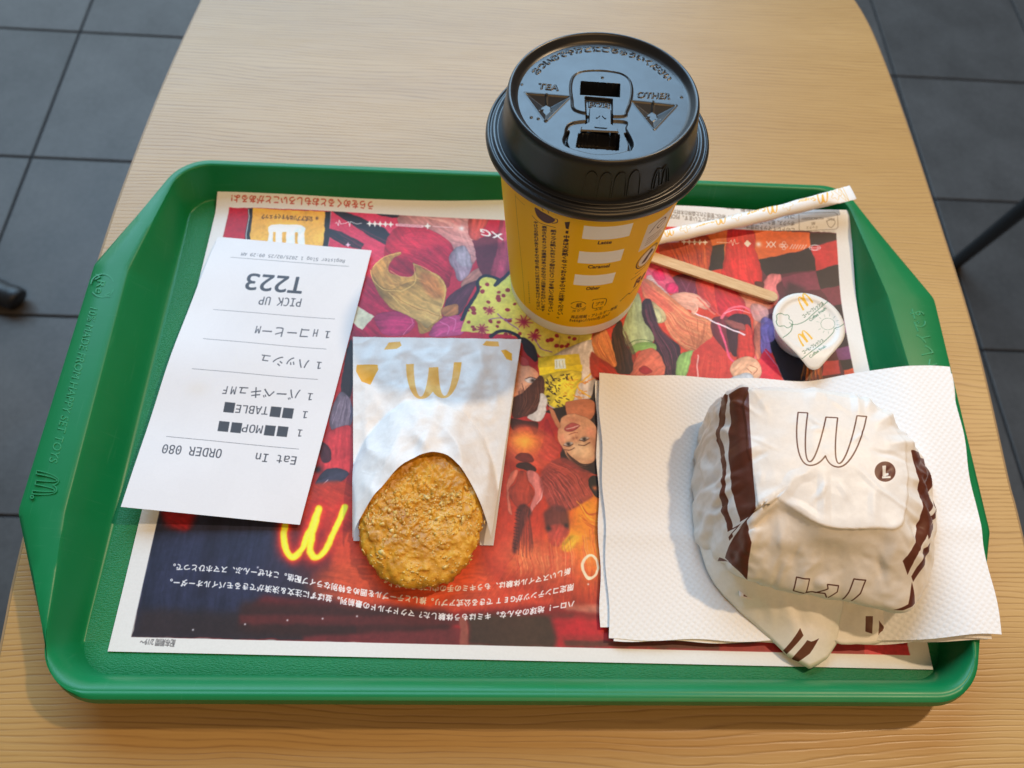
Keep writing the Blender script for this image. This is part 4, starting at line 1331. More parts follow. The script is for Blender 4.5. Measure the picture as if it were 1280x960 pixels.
# ---- place mat
cv = Canvas(1750, 1260, (208, 193, 176)); S = Surf(placemat, cv)
W_ = (232, 226, 215); S.vol = .24
PR = [(286, 259), (420, 262), (560, 265), (640, 271), (760, 280), (900, 290), (1048, 293), (1086, 480), (1137, 822), (900, 815), (640, 808), (400, 802), (165, 796), (215, 570)]
S.poly(PR, (160, 42, 42))
# big colour fields
S.poly([(286, 259), (640, 271), (700, 420), (430, 430), (300, 400)], (186, 42, 62))
S.poly([(640, 270), (1048, 292), (1100, 560), (1000, 480), (760, 480), (640, 420)], (196, 66, 44))
# ---- lower left: night-blue floor with red reflections
S.poly([(215, 570), (440, 560), (430, 620), (445, 800), (165, 796)], (54, 44, 52))
S.poly([(208, 600), (330, 600), (340, 700), (300, 770), (172, 770)], (50, 50, 68), sm=True, alpha=.9, blur=16)
S.poly([(350, 610), (380, 620), (360, 740), (320, 760), (330, 690)], (58, 52, 68), sm=True, alpha=.6, blur=14)
S.poly([(262, 640), (282, 640), (262, 745), (246, 745)], (38, 34, 46), alpha=.6, blur=8)
S.poly([(176, 760), (440, 772), (440, 803), (165, 797)], (52, 38, 36), alpha=.9, blur=9)
S.poly([(204, 630), (245, 632), (236, 662), (206, 655)], (186, 34, 38), sm=True, alpha=.85, blur=6)
S.poly([(360, 640), (450, 620), (470, 740), (400, 730), (370, 700)], (150, 46, 40), sm=True, alpha=.55, blur=16)
# ---- floor along the front: orange table edge, dark step, red boards
S.poly([(400, 640), (470, 640), (640, 690), (755, 690), (757, 752), (560, 770), (430, 765)], (196, 74, 44), alpha=.95, blur=8)
S.poly([(430, 700), (600, 700), (600, 752), (400, 748)], (206, 88, 50), sm=True, alpha=.8, blur=14)
S.poly([(330, 745), (560, 765), (760, 748), (760, 775), (570, 778), (420, 772), (310, 762)], (120, 34, 30), alpha=.8, blur=6)
S.poly([(300, 752), (420, 754), (560, 764), (570, 806), (430, 800), (300, 790)], (62, 36, 30), alpha=.9, blur=7)
S.poly([(300, 768), (575, 770), (576, 782), (300, 780)], (96, 42, 38), alpha=.85, blur=3)
S.poly([(380, 795), (576, 786), (577, 807), (380, 802)], (112, 46, 44), alpha=.9, blur=3)
S.poly([(585, 766), (720, 770), (690, 812), (585, 808)], (66, 50, 36), alpha=.95, blur=5)
S.poly([(574, 770), (584, 770), (586, 808), (575, 808)], (146, 84, 66), alpha=.9, blur=1)
S.poly([(690, 770), (762, 776), (764, 812), (700, 812)], (176, 32, 40), alpha=.9, blur=5)
S.poly([(700, 792), (1130, 800), (1136, 822), (700, 812)], (150, 40, 40), alpha=.95, blur=3)
S.poly([(705, 800), (900, 803), (900, 812), (705, 808)], (90, 48, 36), alpha=.9, blur=2)
S.poly([(1080, 805), (1134, 806), (1138, 822), (1082, 821)], (196, 62, 66), alpha=.9)
S.poly([(760, 789), (900, 794), (960, 800), (940, 806), (760, 799)], (84, 44, 34), alpha=.9, blur=2)
S.poly([(700, 752), (760, 757), (760, 768), (705, 762)], (188, 122, 96), alpha=.8, blur=3)
# ---- glowing red-orange bank
S.poly([(628, 560), (752, 560), (756, 745), (640, 735), (600, 690), (615, 620)], (178, 58, 34), sm=True, alpha=.9, blur=8)
for (x, y, rx, ry, c, a) in [(640, 660, 26, 60, (184, 62, 36), .8), (735, 640, 26, 34, (232, 150, 34), .95), (738, 690, 22, 36, (226, 132, 40), .9), (712, 672, 20, 14, (236, 166, 40), .9), (655, 695, 38, 22, (214, 120, 70), .7), (690, 705, 34, 22, (206, 116, 74), .7), (655, 552, 20, 16, (246, 172, 60), .95)]:
    S.glow(x, y, rx, ry, c, a)
# ---- top left corner: panel of the phone app
S.poly([(286, 259), (311, 261), (306, 330), (276, 330)], (176, 30, 48))
S.poly([(310, 260), (317, 260), (311, 330), (303, 330)], (44, 36, 34)); S.line([(311, 261), (304, 330)], 2, (220, 215, 205), sm=False)
S.poly([(316, 260), (408, 264), (402, 345), (309, 340)], (222, 160, 62), col2=(226, 178, 84), g0=(360, 262), g1=(360, 330))
S.poly([(407, 264), (414, 264), (407, 345), (400, 345)], (42, 38, 36)); S.line([(414, 264), (407, 345)], 2, (206, 196, 190), sm=False)
S.poly([(336, 284), (340, 281), (376, 281), (381, 285), (379, 330), (331, 330)], (224, 222, 216), sm=False)
for xs in ((341, 345), (353, 358), (369, 373)): S.poly([(xs[0], 290), (xs[1], 290), (xs[1] - 1, 330), (xs[0] - 1, 330)], (214, 160, 72))
S.text('公式アプリは今すぐチェック', (391, 270.5), (328, 268.0), (0, 5.2), (66, 44, 30), bold=.6)
S.glow(396.5, 272, 1.6, 1.6, (66, 44, 30), 1)
# ---- zebra ground
S.poly([(414, 264), (505, 266), (500, 300), (470, 330), (407, 345)], (196, 58, 80))
for st in ([(415, 264), (430, 263), (480, 284), (492, 296), (489, 310), (462, 296), (440, 280)], [(411, 286), (428, 291), (455, 305), (452, 312), (430, 307), (410, 296)], [(465, 265), (492, 266), (503, 272), (490, 273)]):
    S.poly(st, (48, 38, 44), sm=False)
strands(S, [(420, 270), (500, 310)], [(412, 300), (470, 335)], 40, [(214, 84, 100), (170, 40, 60)], 1.2, .5)
# ---- crimson rounded cushion shapes
S.poly([(492, 286), (530, 279), (560, 288), (576, 308), (566, 330), (560, 360), (540, 350), (500, 340), (480, 320)], (186, 34, 58), sm=True)
strands(S, [(500, 290), (540, 283), (572, 310)], [(486, 318), (520, 330), (560, 356)], 110, [(206, 56, 76), (166, 26, 48), (196, 46, 66)], 1.5, .6)
S.poly([(452, 345), (475, 360), (490, 385), (515, 392), (514, 412), (498, 418), (440, 420), (440, 380)], (180, 36, 66), sm=True)
S.poly([(470, 395), (500, 390), (518, 396), (512, 416), (480, 418)], (192, 60, 100), sm=True, alpha=.9)
S.line([(505, 418), (516, 404), (512, 392)], 2, (214, 110, 130))
# pale arm and trousers at the top
S.poly([(505, 268), (590, 270), (600, 300), (592, 330), (575, 330), (560, 300), (530, 284), (502, 282)], (206, 140, 128), sm=True)
strands(S, [(510, 270), (560, 280), (585, 320)], [(560, 270), (592, 290), (600, 320)], 40, [(220, 165, 148), (188, 112, 104)], 1.6, .5)
S.poly([(562, 318), (580, 308), (590, 335), (576, 352), (568, 340)], (172, 152, 152), sm=True, alpha=.9)
S.poly([(578, 352), (596, 336), (612, 335), (608, 345), (580, 362)], (196, 132, 112), sm=True)
S.poly([(590, 300), (640, 285), (640, 330), (605, 352), (596, 330)], (112, 42, 54), sm=False)
S.poly([(625, 275), (640, 275), (640, 320), (628, 350), (612, 348), (622, 310)], (178, 68, 84), sm=True)
S.poly([(588, 270), (610, 272), (602, 290), (596, 300), (586, 292)], (196, 84, 70), sm=True)
# golden cloth
S.poly([(464, 338), (478, 322), (497, 315), (501, 318), (490, 324), (486, 338), (497, 345), (512, 347), (520, 338), (517, 328), (530, 336), (550, 346), (558, 364), (552, 394), (560, 398), (540, 412), (525, 416), (520, 400), (500, 390), (485, 382), (470, 360)], (208, 150, 78), sm=True)
S.poly([(470, 356), (490, 362), (520, 352), (552, 372), (550, 395), (535, 410), (522, 400), (500, 390), (486, 384)], (200, 146, 76), sm=True, col2=(222, 176, 108), g0=(500, 360), g1=(540, 410))
for l in ([(463, 338), (468, 352), (482, 362), (505, 363), (518, 352), (518, 330)], [(466, 334), (480, 321), (500, 316)], [(488, 338), (500, 346), (514, 347)], [(518, 330), (536, 338), (556, 358), (551, 394)], [(520, 348), (536, 354), (548, 372)], [(486, 366), (500, 380), (512, 390)]):
    S.line(l, 2.2, (232, 182, 104), alpha=.9); 
for l in ([(490, 368), (520, 385), (550, 394)], [(470, 360), (486, 384)], [(484, 326), (484, 338)]): S.line(l, 1.6, (150, 92, 46), alpha=.8)
strands(S, [(476, 335), (480, 355), (500, 362)], [(490, 345), (505, 352), (516, 345)], 40, [(222, 168, 92), (176, 116, 62)], 1.6, .4)
S.poly([(528, 340), (545, 348), (554, 370), (540, 372), (524, 352)], (196, 112, 62), sm=True, alpha=.6, blur=4)
# little paper box near the receipt
S.poly([(436, 370), (448, 376), (441, 400), (430, 396)], (170, 130, 80)); S.poly([(447, 381), (469, 396), (452, 413), (438, 402)], (214, 196, 160), sm=False)
# pink rose
S.poly([(540, 412), (556, 394), (572, 394), (580, 405), (576, 418), (540, 420)], (200, 82, 120), sm=True)
for l in ([(560, 396), (570, 402), (566, 414)], [(550, 402), (560, 408), (558, 418)]): S.line(l, 2, (226, 128, 156))
# purple shade between
S.poly([(560, 372), (575, 360), (596, 350), (590, 366), (576, 392), (560, 392), (556, 384)], (104, 54, 66), sm=True)
S.poly([(553, 386), (572, 380), (572, 392), (556, 396)], (190, 124, 74), sm=True)
# ---- polka-dot dress with navy trim
dress = [(597, 352), (607, 346), (622, 348), (620, 358), (640, 340), (652, 380), (690, 412), (740, 418), (736, 440), (700, 446), (676, 446), (660, 428), (650, 420), (600, 416), (576, 414), (584, 388), (595, 366)]
S.poly(dress, (212, 192, 92), sm=False)
S.poly([(640, 400), (735, 418), (732, 440), (690, 446), (668, 440)], (206, 176, 74), alpha=.6, blur=6)
for k in range(95):
    x, y = rs_.uniform(582, 736), rs_.uniform(350, 444)
    inside = (y > 352 and x > 597 - (y - 352) * .35 and x < 640 + (y - 340) * 1.0 + 5 and y < 416 + (x - 600) * .22 and x > 580)
    if inside:
        r = rs_.uniform(2.2, 3.4)
        S.poly([(x + r * math.cos(a), y + r * .8 * math.sin(a)) for a in np.linspace(0, 6.28, 10)[:-1]], (150, 46, 50))
S.line([(577, 400), (584, 386), (597, 366), (597, 352), (607, 345), (623, 349), (620, 356), (640, 336)], 9, (38, 36, 46))
S.line([(612, 420), (625, 414), (640, 416), (652, 425), (664, 445)], 9, (36, 34, 42))
for (x, y, r) in ((655, 402, 11), (612, 388, 7), (602, 412, 8), (668, 420, 8)):
    for a in range(9): S.line([(x, y), (x + r * math.cos(a * .7 + x), y + r * .8 * math.sin(a * .7 + x))], 2.4, (158, 36, 66))
    S.glow(x, y, r * .5, r * .45, (158, 30, 60), 1)
for l in ([(612, 400), (625, 398), (638, 405), (648, 412)], [(622, 392), (630, 400), (640, 398)], [(668, 424), (676, 436), (690, 440)]): S.line(l, 3, (150, 96, 134))
for l in ([(700, 420), (698, 440)], [(712, 420), (712, 442)], [(724, 420), (722, 440)]): S.line(l, 1.5, (160, 140, 60), alpha=.7)
# ---- pale shirt and yellow card between the two faces
S.poly([(690, 446), (745, 425), (748, 480), (745, 520), (700, 515), (680, 500), (676, 470)], (202, 182, 168), sm=True)
S.poly([(672, 447), (723, 442), (727, 464), (675, 470)], (196, 168, 46), sm=False); S.poly([(674, 460), (727, 456), (727, 464), (675, 470)], (216, 186, 40))
S.poly([(692, 450), (706, 449), (707, 461), (693, 462)], (206, 208, 200))
for xx in (695, 699, 703): S.line([(xx, 452), (xx + .5, 460)], 1.6, (176, 160, 110), sm=False)
# yellow patterned top
S.poly([(678, 470), (725, 464), (720, 490), (706, 512), (684, 505), (676, 488)], (214, 186, 62), sm=True)
for k in range(70):
    x, y = rs_.uniform(680, 716), rs_.uniform(468, 508)
    if y < 476 or (x - 680) < 12 + (y - 470) * .7:
        a = rs_.uniform(-.3, 1.3); L = rs_.uniform(2, 5)
        S.line([(x, y), (x + L * math.cos(a), y + L * math.sin(a))], 2.4, (40, 32, 30))
for k in range(26):
    x, y = rs_.uniform(704, 732), rs_.uniform(472, 500); S.line([(x, y), (x + rs_.uniform(2, 6), y + rs_.uniform(-1, 3))], 2, (200, 120, 40), alpha=.8)
S.line([(748, 455), (735, 470), (722, 484), (738, 496)], 3.4, (222, 168, 60)); S.line([(746, 470), (730, 480)], 2.2, (206, 120, 60))
S.vol = .07
# ---- upside-down face at the left, partly behind the sleeve
skin1, skin2, skin3 = (206, 140, 106), (224, 168, 132), (166, 92, 66)
S.poly([(645, 440), (655, 452), (672, 465), (674, 480), (668, 494), (645, 500), (638, 470)], skin1, sm=True)
S.poly([(648, 462), (660, 458), (668, 470), (664, 482), (650, 488)], skin2, sm=True, alpha=.7, blur=5)
S.poly([(648, 446), (656, 448), (662, 456), (652, 456)], (178, 76, 72), sm=True)
S.poly([(652, 422), (664, 428), (672, 446), (668, 452), (656, 440)], (46, 36, 40), sm=True)
S.poly([(656, 474), (664, 472), (671, 475), (668, 478), (660, 478)], (226, 206, 190), sm=True); S.glow(666, 475.5, 3, 2.4, (40, 28, 26), 1); S.line([(657, 473), (664, 471.5), (671, 474)], 2, (70, 40, 34))
S.poly([(645, 496), (655, 490), (676, 470), (681, 485), (672, 515), (655, 521), (640, 520), (640, 500)], (74, 40, 32), sm=True)
strands(S, [(648, 486), (650, 505), (644, 520)], [(680, 474), (678, 500), (660, 521)], 60, [(104, 60, 46), (52, 28, 24), (126, 76, 58)], 1.6, .7)
strands(S, [(648, 478), (652, 500)], [(668, 480), (670, 500)], 12, [(90, 50, 38)], 1.4, .8)
S.poly([(676, 492), (683, 498), (682, 518), (674, 527), (660, 522), (672, 512)], (206, 190, 176), sm=True)
# ---- second upside-down face
S.poly([(684, 514), (694, 520), (702, 540), (700, 570), (712, 582), (735, 592), (752, 585), (752, 500), (744, 480), (735, 500)], (44, 32, 34), sm=True)
S.poly([(706, 505), (716, 500), (735, 498), (744, 505), (738, 524), (712, 522)], (184, 112, 78), sm=True)
S.poly([(700, 530), (706, 520), (720, 518), (740, 526), (748, 540), (748, 565), (738, 580), (722, 582), (708, 570), (699, 550)], (206, 148, 110), sm=True)
S.poly([(712, 560), (735, 552), (744, 566), (732, 578), (718, 576)], (226, 182, 138), sm=True, alpha=.8, blur=4)
S.poly([(700, 540), (710, 536), (716, 545), (708, 556), (701, 552)], (216, 160, 120), sm=True, alpha=.8, blur=3)
S.poly([(707, 534), (716, 528), (725, 531), (724, 534), (715, 539), (708, 539)], (176, 84, 78), sm=True); S.line([(709, 536), (716, 534), (724, 532)], 2.0, (224, 190, 170))
S.line([(712, 543), (717, 541), (722, 541)], 2.2, (150, 84, 64)); S.line([(719, 544), (723, 552)], 2, (190, 128, 96), alpha=.7)
for (x, y) in ((711, 555), (731, 549)):
    S.poly([(x - 6, y + .5), (x, y - 2.4), (x + 6, y - 1), (x, y + 2.6)], (214, 190, 170), sm=True); S.glow(x, y, 2.8, 2.4, (36, 26, 24), 1)
    S.line([(x - 7, y + 1.4), (x, y + 2.8), (x + 6, y + .2)], 1.8, (64, 38, 32)); S.line([(x - 7, y + 7), (x, y + 7.5), (x + 7, y + 4.5)], 2.2, (104, 66, 50))
for (x, y, rx, ry, c_, al) in ((744, 556, 7, 16, (150, 92, 66), .45), (702, 548, 4, 14, (176, 112, 82), .4), (724, 574, 16, 5, (176, 116, 84), .35), (716, 524, 10, 4, (160, 92, 68), .45), (711, 546, 4, 3, (226, 170, 136), .5), (738, 540, 7, 6, (222, 130, 104), .4), (704, 549, 4, 5, (220, 128, 104), .35), (722, 560, 6, 6, (236, 196, 156), .4)):
    S.glow(x, y, rx, ry, c_, al)
S.line([(709, 537.6), (716, 537.5), (724, 533.5)], 1.4, (120, 50, 48), alpha=.8); S.glow(717, 548, 2, 2, (120, 66, 50), .5); S.glow(721, 547, 1.6, 1.6, (120, 66, 50), .5)
strands(S, [(703, 560), (715, 578), (735, 590)], [(712, 570), (730, 580), (748, 575)], 36, [(44, 30, 30), (96, 58, 46)], 1.4, .7)
S.poly([(686, 512), (692, 514), (701, 532), (697, 534)], (186, 120, 84), sm=True)
S.vol = .20
# ---- ornaments: dark bracket, globe, horse-shoe shapes
S.poly([(640, 522), (655, 526), (672, 528), (673, 538), (668, 543), (664, 533), (650, 534), (643, 538), (638, 530)], (76, 36, 32), sm=True)
S.poly([(684, 524), (694, 548), (702, 560), (690, 575), (672, 570), (680, 548)], (170, 44, 50), sm=True, alpha=.9)
S.poly([(640, 540), (656, 530), (684, 540), (700, 560), (690, 580), (676, 586), (648, 580), (634, 566)], (196, 84, 62), sm=True, alpha=.75, blur=3)
S.glow(655, 552, 15, 12, (244, 164, 66), .95)
S.poly([(643, 572), (650, 566), (661, 568), (667, 575), (662, 578), (650, 576)], (120, 48, 40), sm=True)
S.poly([(645, 584), (650, 578), (662, 579), (671, 587), (666, 590), (655, 586)], (64, 36, 32), sm=True)
S.poly([(648, 588), (640, 590), (634, 606), (634, 625), (636, 640), (641, 644), (638, 630), (637, 612), (644, 600)], (206, 110, 84), sm=True)
S.poly([(660, 588), (670, 590), (678, 604), (678, 620), (668, 636), (660, 645), (664, 630), (668, 612), (660, 600)], (206, 118, 104), sm=True)
S.line([(676, 598), (679, 612), (672, 630)], 2, (230, 160, 150))
S.poly([(649, 590), (658, 590), (660, 604), (667, 614), (662, 628), (655, 633), (645, 632), (636, 614), (645, 604)], (160, 62, 42), sm=True, alpha=.95)
S.poly([(647, 633), (658, 632), (664, 642), (655, 660), (645, 690), (640, 686), (646, 655)], (84, 40, 34), sm=True, alpha=.9, blur=2)
strands(S, [(650, 635), (640, 690)], [(662, 636), (668, 700)], 50, [(64, 34, 30), (150, 60, 44), (104, 46, 38)], 1.3, .6)
for k in range(12): S.line([(646 - k * .5, 636 + k * 4.4), (652 - k * .5, 638 + k * 4.4)], 1.6, (50, 28, 26), alpha=.8)
# creature / busy centre
S.poly([(676, 590), (700, 572), (726, 584), (745, 600), (735, 625), (700, 640), (680, 620)], (158, 70, 62), sm=True, alpha=.85, blur=2)
strands(S, [(690, 575), (720, 590), (740, 620)], [(676, 600), (690, 625), (700, 645)], 90, [(120, 50, 44), (196, 98, 82), (90, 40, 40), (180, 80, 60)], 1.8, .6, .25)
S.poly([(736, 600), (744, 596), (751, 604), (750, 622), (742, 618)], (44, 34, 32), sm=True); S.glow(744, 610, 3, 3, (206, 110, 60), .8)
S.poly([(680, 640), (700, 632), (712, 650), (706, 670), (690, 672), (682, 660)], (92, 50, 46), sm=True, alpha=.8, blur=3)
S.poly([(684, 660), (700, 655), (712, 664), (700, 682), (688, 680)], (190, 74, 58), sm=True, alpha=.85, blur=2)
for (x, y) in ((685, 660), (708, 657)): S.glow(x, y, 3.2, 3.2, (40, 28, 28), .9)
S.poly([(702, 678), (716, 668), (724, 672), (716, 686), (704, 688)], (228, 168, 50), sm=True, alpha=.95, blur=2)
strands(S, [(640, 690), (645, 720)], [(745, 660), (750, 720)], 120, [(226, 140, 86), (170, 46, 36), (214, 100, 60), (232, 170, 110)], 1.2, .5, .02)
strands(S, [(720, 620), (735, 640), (752, 640)], [(725, 650), (740, 660), (752, 668)], 40, [(246, 190, 60), (206, 104, 30), (190, 80, 30)], 1.8, .6, .3)
strands(S, [(625, 690), (560, 770)], [(755, 700), (756, 760)], 60, [(190, 60, 40), (160, 40, 34), (210, 96, 60)], 1.6, .35, .05)
S.poly([(604, 690), (628, 640), (640, 690), (632, 720), (612, 720)], (190, 72, 50), alpha=.5, blur=5)
S.line([(737 + 9.5 * math.cos(a), 708 + 15 * math.sin(a)) for a in np.linspace(0, 6.4, 26)], 6, (228, 196, 160))
# ---- left strip between receipt and sleeve
S.poly([(440, 415), (432, 470), (424, 500), (400, 560), (360, 640), (440, 660), (440, 560), (444, 440)], (150, 46, 44))
S.poly([(440, 425), (443, 470), (436, 500), (426, 500), (432, 450)], (50, 36, 38), sm=True)
S.poly([(425, 490), (438, 500), (440, 530), (418, 540), (412, 520)], (116, 98, 104), sm=True)
strands(S, [(426, 495), (414, 530)], [(440, 495), (438, 540)], 30, [(70, 56, 64), (150, 130, 134)], 1.4, .6)
S.poly([(412, 540), (440, 535), (440, 590), (404, 590), (398, 565)], (186, 62, 62), sm=True)
S.poly([(398, 552), (410, 556), (414, 575), (402, 575)], (84, 46, 50), sm=True); S.glow(397, 586, 5, 4.5, (40, 34, 36), 1)
S.poly([(396, 600), (412, 585), (436, 592), (420, 606), (398, 608)], (70, 64, 74), sm=True); S.line([(402, 606), (410, 600)], 1.8, (186, 180, 184), sm=False)
S.poly([(378, 610), (440, 605), (442, 660), (400, 660), (370, 640)], (184, 64, 42), sm=True, alpha=.9, blur=3)
# ---- glowing M sign
SG = np.array([S.p(355, 697), S.p(425, 636)])
def sign(lines, w, col, alpha, blur): 
    for l in lines: S.line(l, w, col, alpha=alpha, blur=blur)
mm = [[(359, 640), (356, 668), (358, 688), (366, 696), (376, 688), (388, 664), (399, 636)], [(399, 636), (392, 664), (388, 688), (394, 697), (404, 690), (418, 664), (431, 634)]]
sign(mm, 36, (186, 44, 36), .75, 8); sign(mm, 24, (206, 70, 40), .85, 3); sign(mm, 15, (236, 200, 34), 1, 1); sign(mm, 6, (248, 232, 84), .9, 2)
# ---- right: checked floor
S.poly([(940, 284), (1048, 292), (1110, 600), (1000, 480), (950, 400)], (92, 42, 50))
chk = [([(1012, 291), (1048, 293), (1050, 299), (1014, 308)], (58, 38, 34)), ([(940, 286), (1012, 291), (1014, 310), (945, 326)], (204, 98, 46)), ([(1014, 309), (1050, 300), (1055, 328), (1020, 338)], (186, 52, 52)),
       ([(946, 325), (1014, 311), (1020, 337), (958, 345)], (48, 36, 36)), ([(976, 347), (1020, 338), (1026, 362), (985, 366)], (124, 54, 66)), ([(1020, 338), (1055, 329), (1060, 354), (1026, 362)], (50, 36, 38)),
       ([(1026, 362), (1060, 354), (1063, 378), (1040, 382)], (122, 50, 62)), ([(1040, 382), (1063, 378), (1068, 396), (1052, 402)], (52, 36, 40)), ([(1050, 402), (1068, 397), (1071, 414), (1056, 416)], (124, 66, 96)),
       ([(1056, 416), (1071, 414), (1074, 430), (1044, 436)], (50, 34, 40)), ([(1044, 436), (1074, 431), (1076, 446), (1048, 450)], (120, 66, 100)), ([(1030, 452), (1048, 450), (1050, 466), (1028, 470)], (176, 62, 62)),
       ([(1050, 450), (1076, 446), (1078, 458), (1054, 462)], (52, 36, 36)), ([(1055, 462), (1078, 458), (1080, 470), (1056, 474)], (200, 84, 52)), ([(1040, 470), (1056, 474), (1080, 472), (1082, 486), (1040, 486)], (110, 50, 60))]
for P_, c_ in chk: S.poly(P_, c_)
S.poly([(985, 352), (1006, 360), (1010, 380), (980, 378)], (60, 40, 44), alpha=.8, blur=5)
# red leg and shoe
S.poly([(908, 287), (940, 288), (944, 310), (953, 345), (946, 360), (905, 350), (906, 320)], (196, 46, 46), sm=True)
S.poly([(886, 286), (910, 287), (905, 320), (886, 310)], (206, 110, 54)); S.poly([(884, 308), (905, 304), (904, 336), (886, 338)], (56, 44, 38))
strands(S, [(910, 290), (906, 345)], [(938, 290), (950, 350)], 60, [(176, 34, 36), (214, 70, 60)], 1.8, .4)
S.poly([(955, 352), (962, 343), (974, 342), (977, 350), (971, 358), (973, 372), (968, 382), (955, 368)], (206, 116, 108), sm=True)
S.poly([(945, 352), (955, 354), (954, 362), (944, 360)], (96, 46, 40), sm=True)
S.poly([(905, 350), (935, 352), (960, 370), (966, 384), (940, 388), (912, 372)], (190, 66, 60), sm=True, alpha=.9)
S.poly([(925, 366), (955, 372), (964, 384), (945, 388), (928, 380)], (206, 140, 110), sm=True, alpha=.8, blur=2)
# orange hair strips at the top, behind the stirrer
S.poly([(826, 300), (885, 296), (884, 340), (860, 344), (832, 330)], (176, 76, 48), sm=True)
strands(S, [(830, 302), (850, 340)], [(884, 300), (886, 345)], 70, [(206, 110, 60), (140, 50, 40), (190, 90, 50), (110, 44, 40)], 1.8, .6)
S.poly([(826, 330), (845, 338), (860, 346), (845, 350), (826, 346)], (186, 60, 44), sm=True)
# dark plum mesh
S.poly([(842, 346), (872, 346), (880, 372), (862, 378), (846, 366)], (112, 44, 58), sm=True)
for l in ([(850, 348), (862, 372)], [(866, 348), (852, 374)], [(874, 352), (862, 376)]): S.line(l, 1.2, (150, 90, 100), alpha=.8)
S.poly([(872, 346), (900, 352), (905, 385), (890, 390), (874, 372)], (190, 62, 54), sm=True, alpha=.9)
S.poly([(895, 352), (930, 375), (925, 395), (900, 392)], (180, 40, 52), sm=True, alpha=.85)
# pink sleeve, cuff and hand
S.poly([(806, 332), (822, 330), (836, 340), (848, 362), (842, 368), (825, 362), (812, 352)], (206, 84, 104), sm=True)
S.poly([(815, 342), (826, 336), (832, 348), (822, 350)], (214, 40, 92), sm=True); S.poly([(832, 356), (844, 354), (848, 364), (836, 366)], (214, 44, 96), sm=True)
for k in range(16):
    t = k / 15; x, y = 812 + 28 * t, 348 + 30 * t
    S.poly([(x + 4 * math.cos(a + k), y + 4 * math.sin(a + k)) for a in np.linspace(0, 6, 7)], (216, 172, 156) if k % 2 else (226, 196, 182), sm=True, alpha=.85)
S.poly([(838, 370), (856, 366), (872, 368), (888, 380), (884, 386), (872, 384), (868, 394), (862, 398), (864, 388), (848, 386), (838, 380)], (222, 160, 130), sm=True)
S.line([(872, 372), (882, 382), (894, 393)], 5, (206, 110, 90)); S.line([(876, 370), (892, 386), (902, 396)], 4, (190, 80, 76)); S.line([(866, 376), (872, 386), (860, 400)], 4, (226, 170, 140))
# flowing pink-orange hair of the big figure
S.poly([(802, 350), (816, 352), (832, 366), (850, 380), (866, 392), (892, 400), (892, 418), (880, 436), (866, 440), (850, 432), (838, 414), (828, 396), (806, 374)], (206, 128, 88), sm=True)
strands(S, [(804, 352), (830, 370), (862, 394), (892, 404)], [(806, 372), (828, 398), (842, 424), (868, 440)], 150, [(222, 152, 104), (190, 96, 68), (214, 110, 84), (230, 172, 122)], 1.7, .6, .1)
S.poly([(800, 352), (812, 356), (840, 384), (832, 390), (812, 376)], (214, 100, 78), sm=True, alpha=.7, blur=3)
strands(S, [(850, 395), (862, 420), (868, 438)], [(885, 402), (880, 425), (870, 438)], 18, [(140, 76, 50)], 1.0, .8)
S.poly([(812, 376), (828, 386), (832, 400), (822, 404), (815, 390)], (198, 176, 128), sm=True); S.poly([(816, 386), (824, 388), (826, 402), (820, 402)], (206, 200, 150), sm=True)
# dark violet hair lock
S.poly([(802, 378), (812, 374), (818, 392), (822, 408), (838, 424), (850, 436), (846, 470), (826, 472), (812, 440), (818, 424), (804, 402)], (62, 38, 50), sm=True)
strands(S, [(804, 380), (810, 404), (826, 440), (836, 470)], [(816, 380), (824, 408), (848, 434), (848, 468)], 70, [(110, 60, 84), (44, 28, 36), (140, 70, 80)], 1.5, .6)
# green top and second figure
S.poly([(776, 420), (790, 372), (800, 370), (804, 400), (818, 424), (800, 436), (782, 432)], (172, 178, 132), sm=True)
S.poly([(786, 436), (800, 428), (818, 430), (818, 440), (800, 438), (790, 444)], (146, 176, 96), sm=True)
S.line([(786, 430), (800, 424), (816, 428)], 2, (84, 110, 66))
S.poly([(846, 448), (858, 440), (868, 442), (856, 474), (846, 474)], (150, 178, 104), sm=True)
S.poly([(768, 408), (776, 402), (782, 430), (792, 452), (800, 462), (790, 468), (770, 465), (764, 440)], (58, 36, 32), sm=True)
strands(S, [(766, 410), (770, 440), (772, 465)], [(780, 410), (796, 450), (798, 465)], 60, [(96, 58, 44), (40, 26, 24)], 1.5, .6)
S.poly([(742, 418), (758, 412), (768, 440), (770, 458), (758, 456), (742, 440)], (200, 124, 70), sm=True)
strands(S, [(744, 420), (746, 440), (766, 458)], [(758, 412), (766, 435), (770, 452)], 40, [(226, 156, 84), (166, 86, 52)], 1.5, .6)
S.poly([(738, 440), (748, 446), (770, 462), (768, 480), (740, 470)], (168, 46, 34), sm=True, alpha=.9, blur=1)
S.poly([(800, 440), (815, 436), (826, 446), (830, 470), (790, 470), (790, 462)], (206, 112, 86), sm=True)
S.poly([(798, 462), (806, 458), (816, 465), (806, 468)], (172, 44, 48), sm=True)
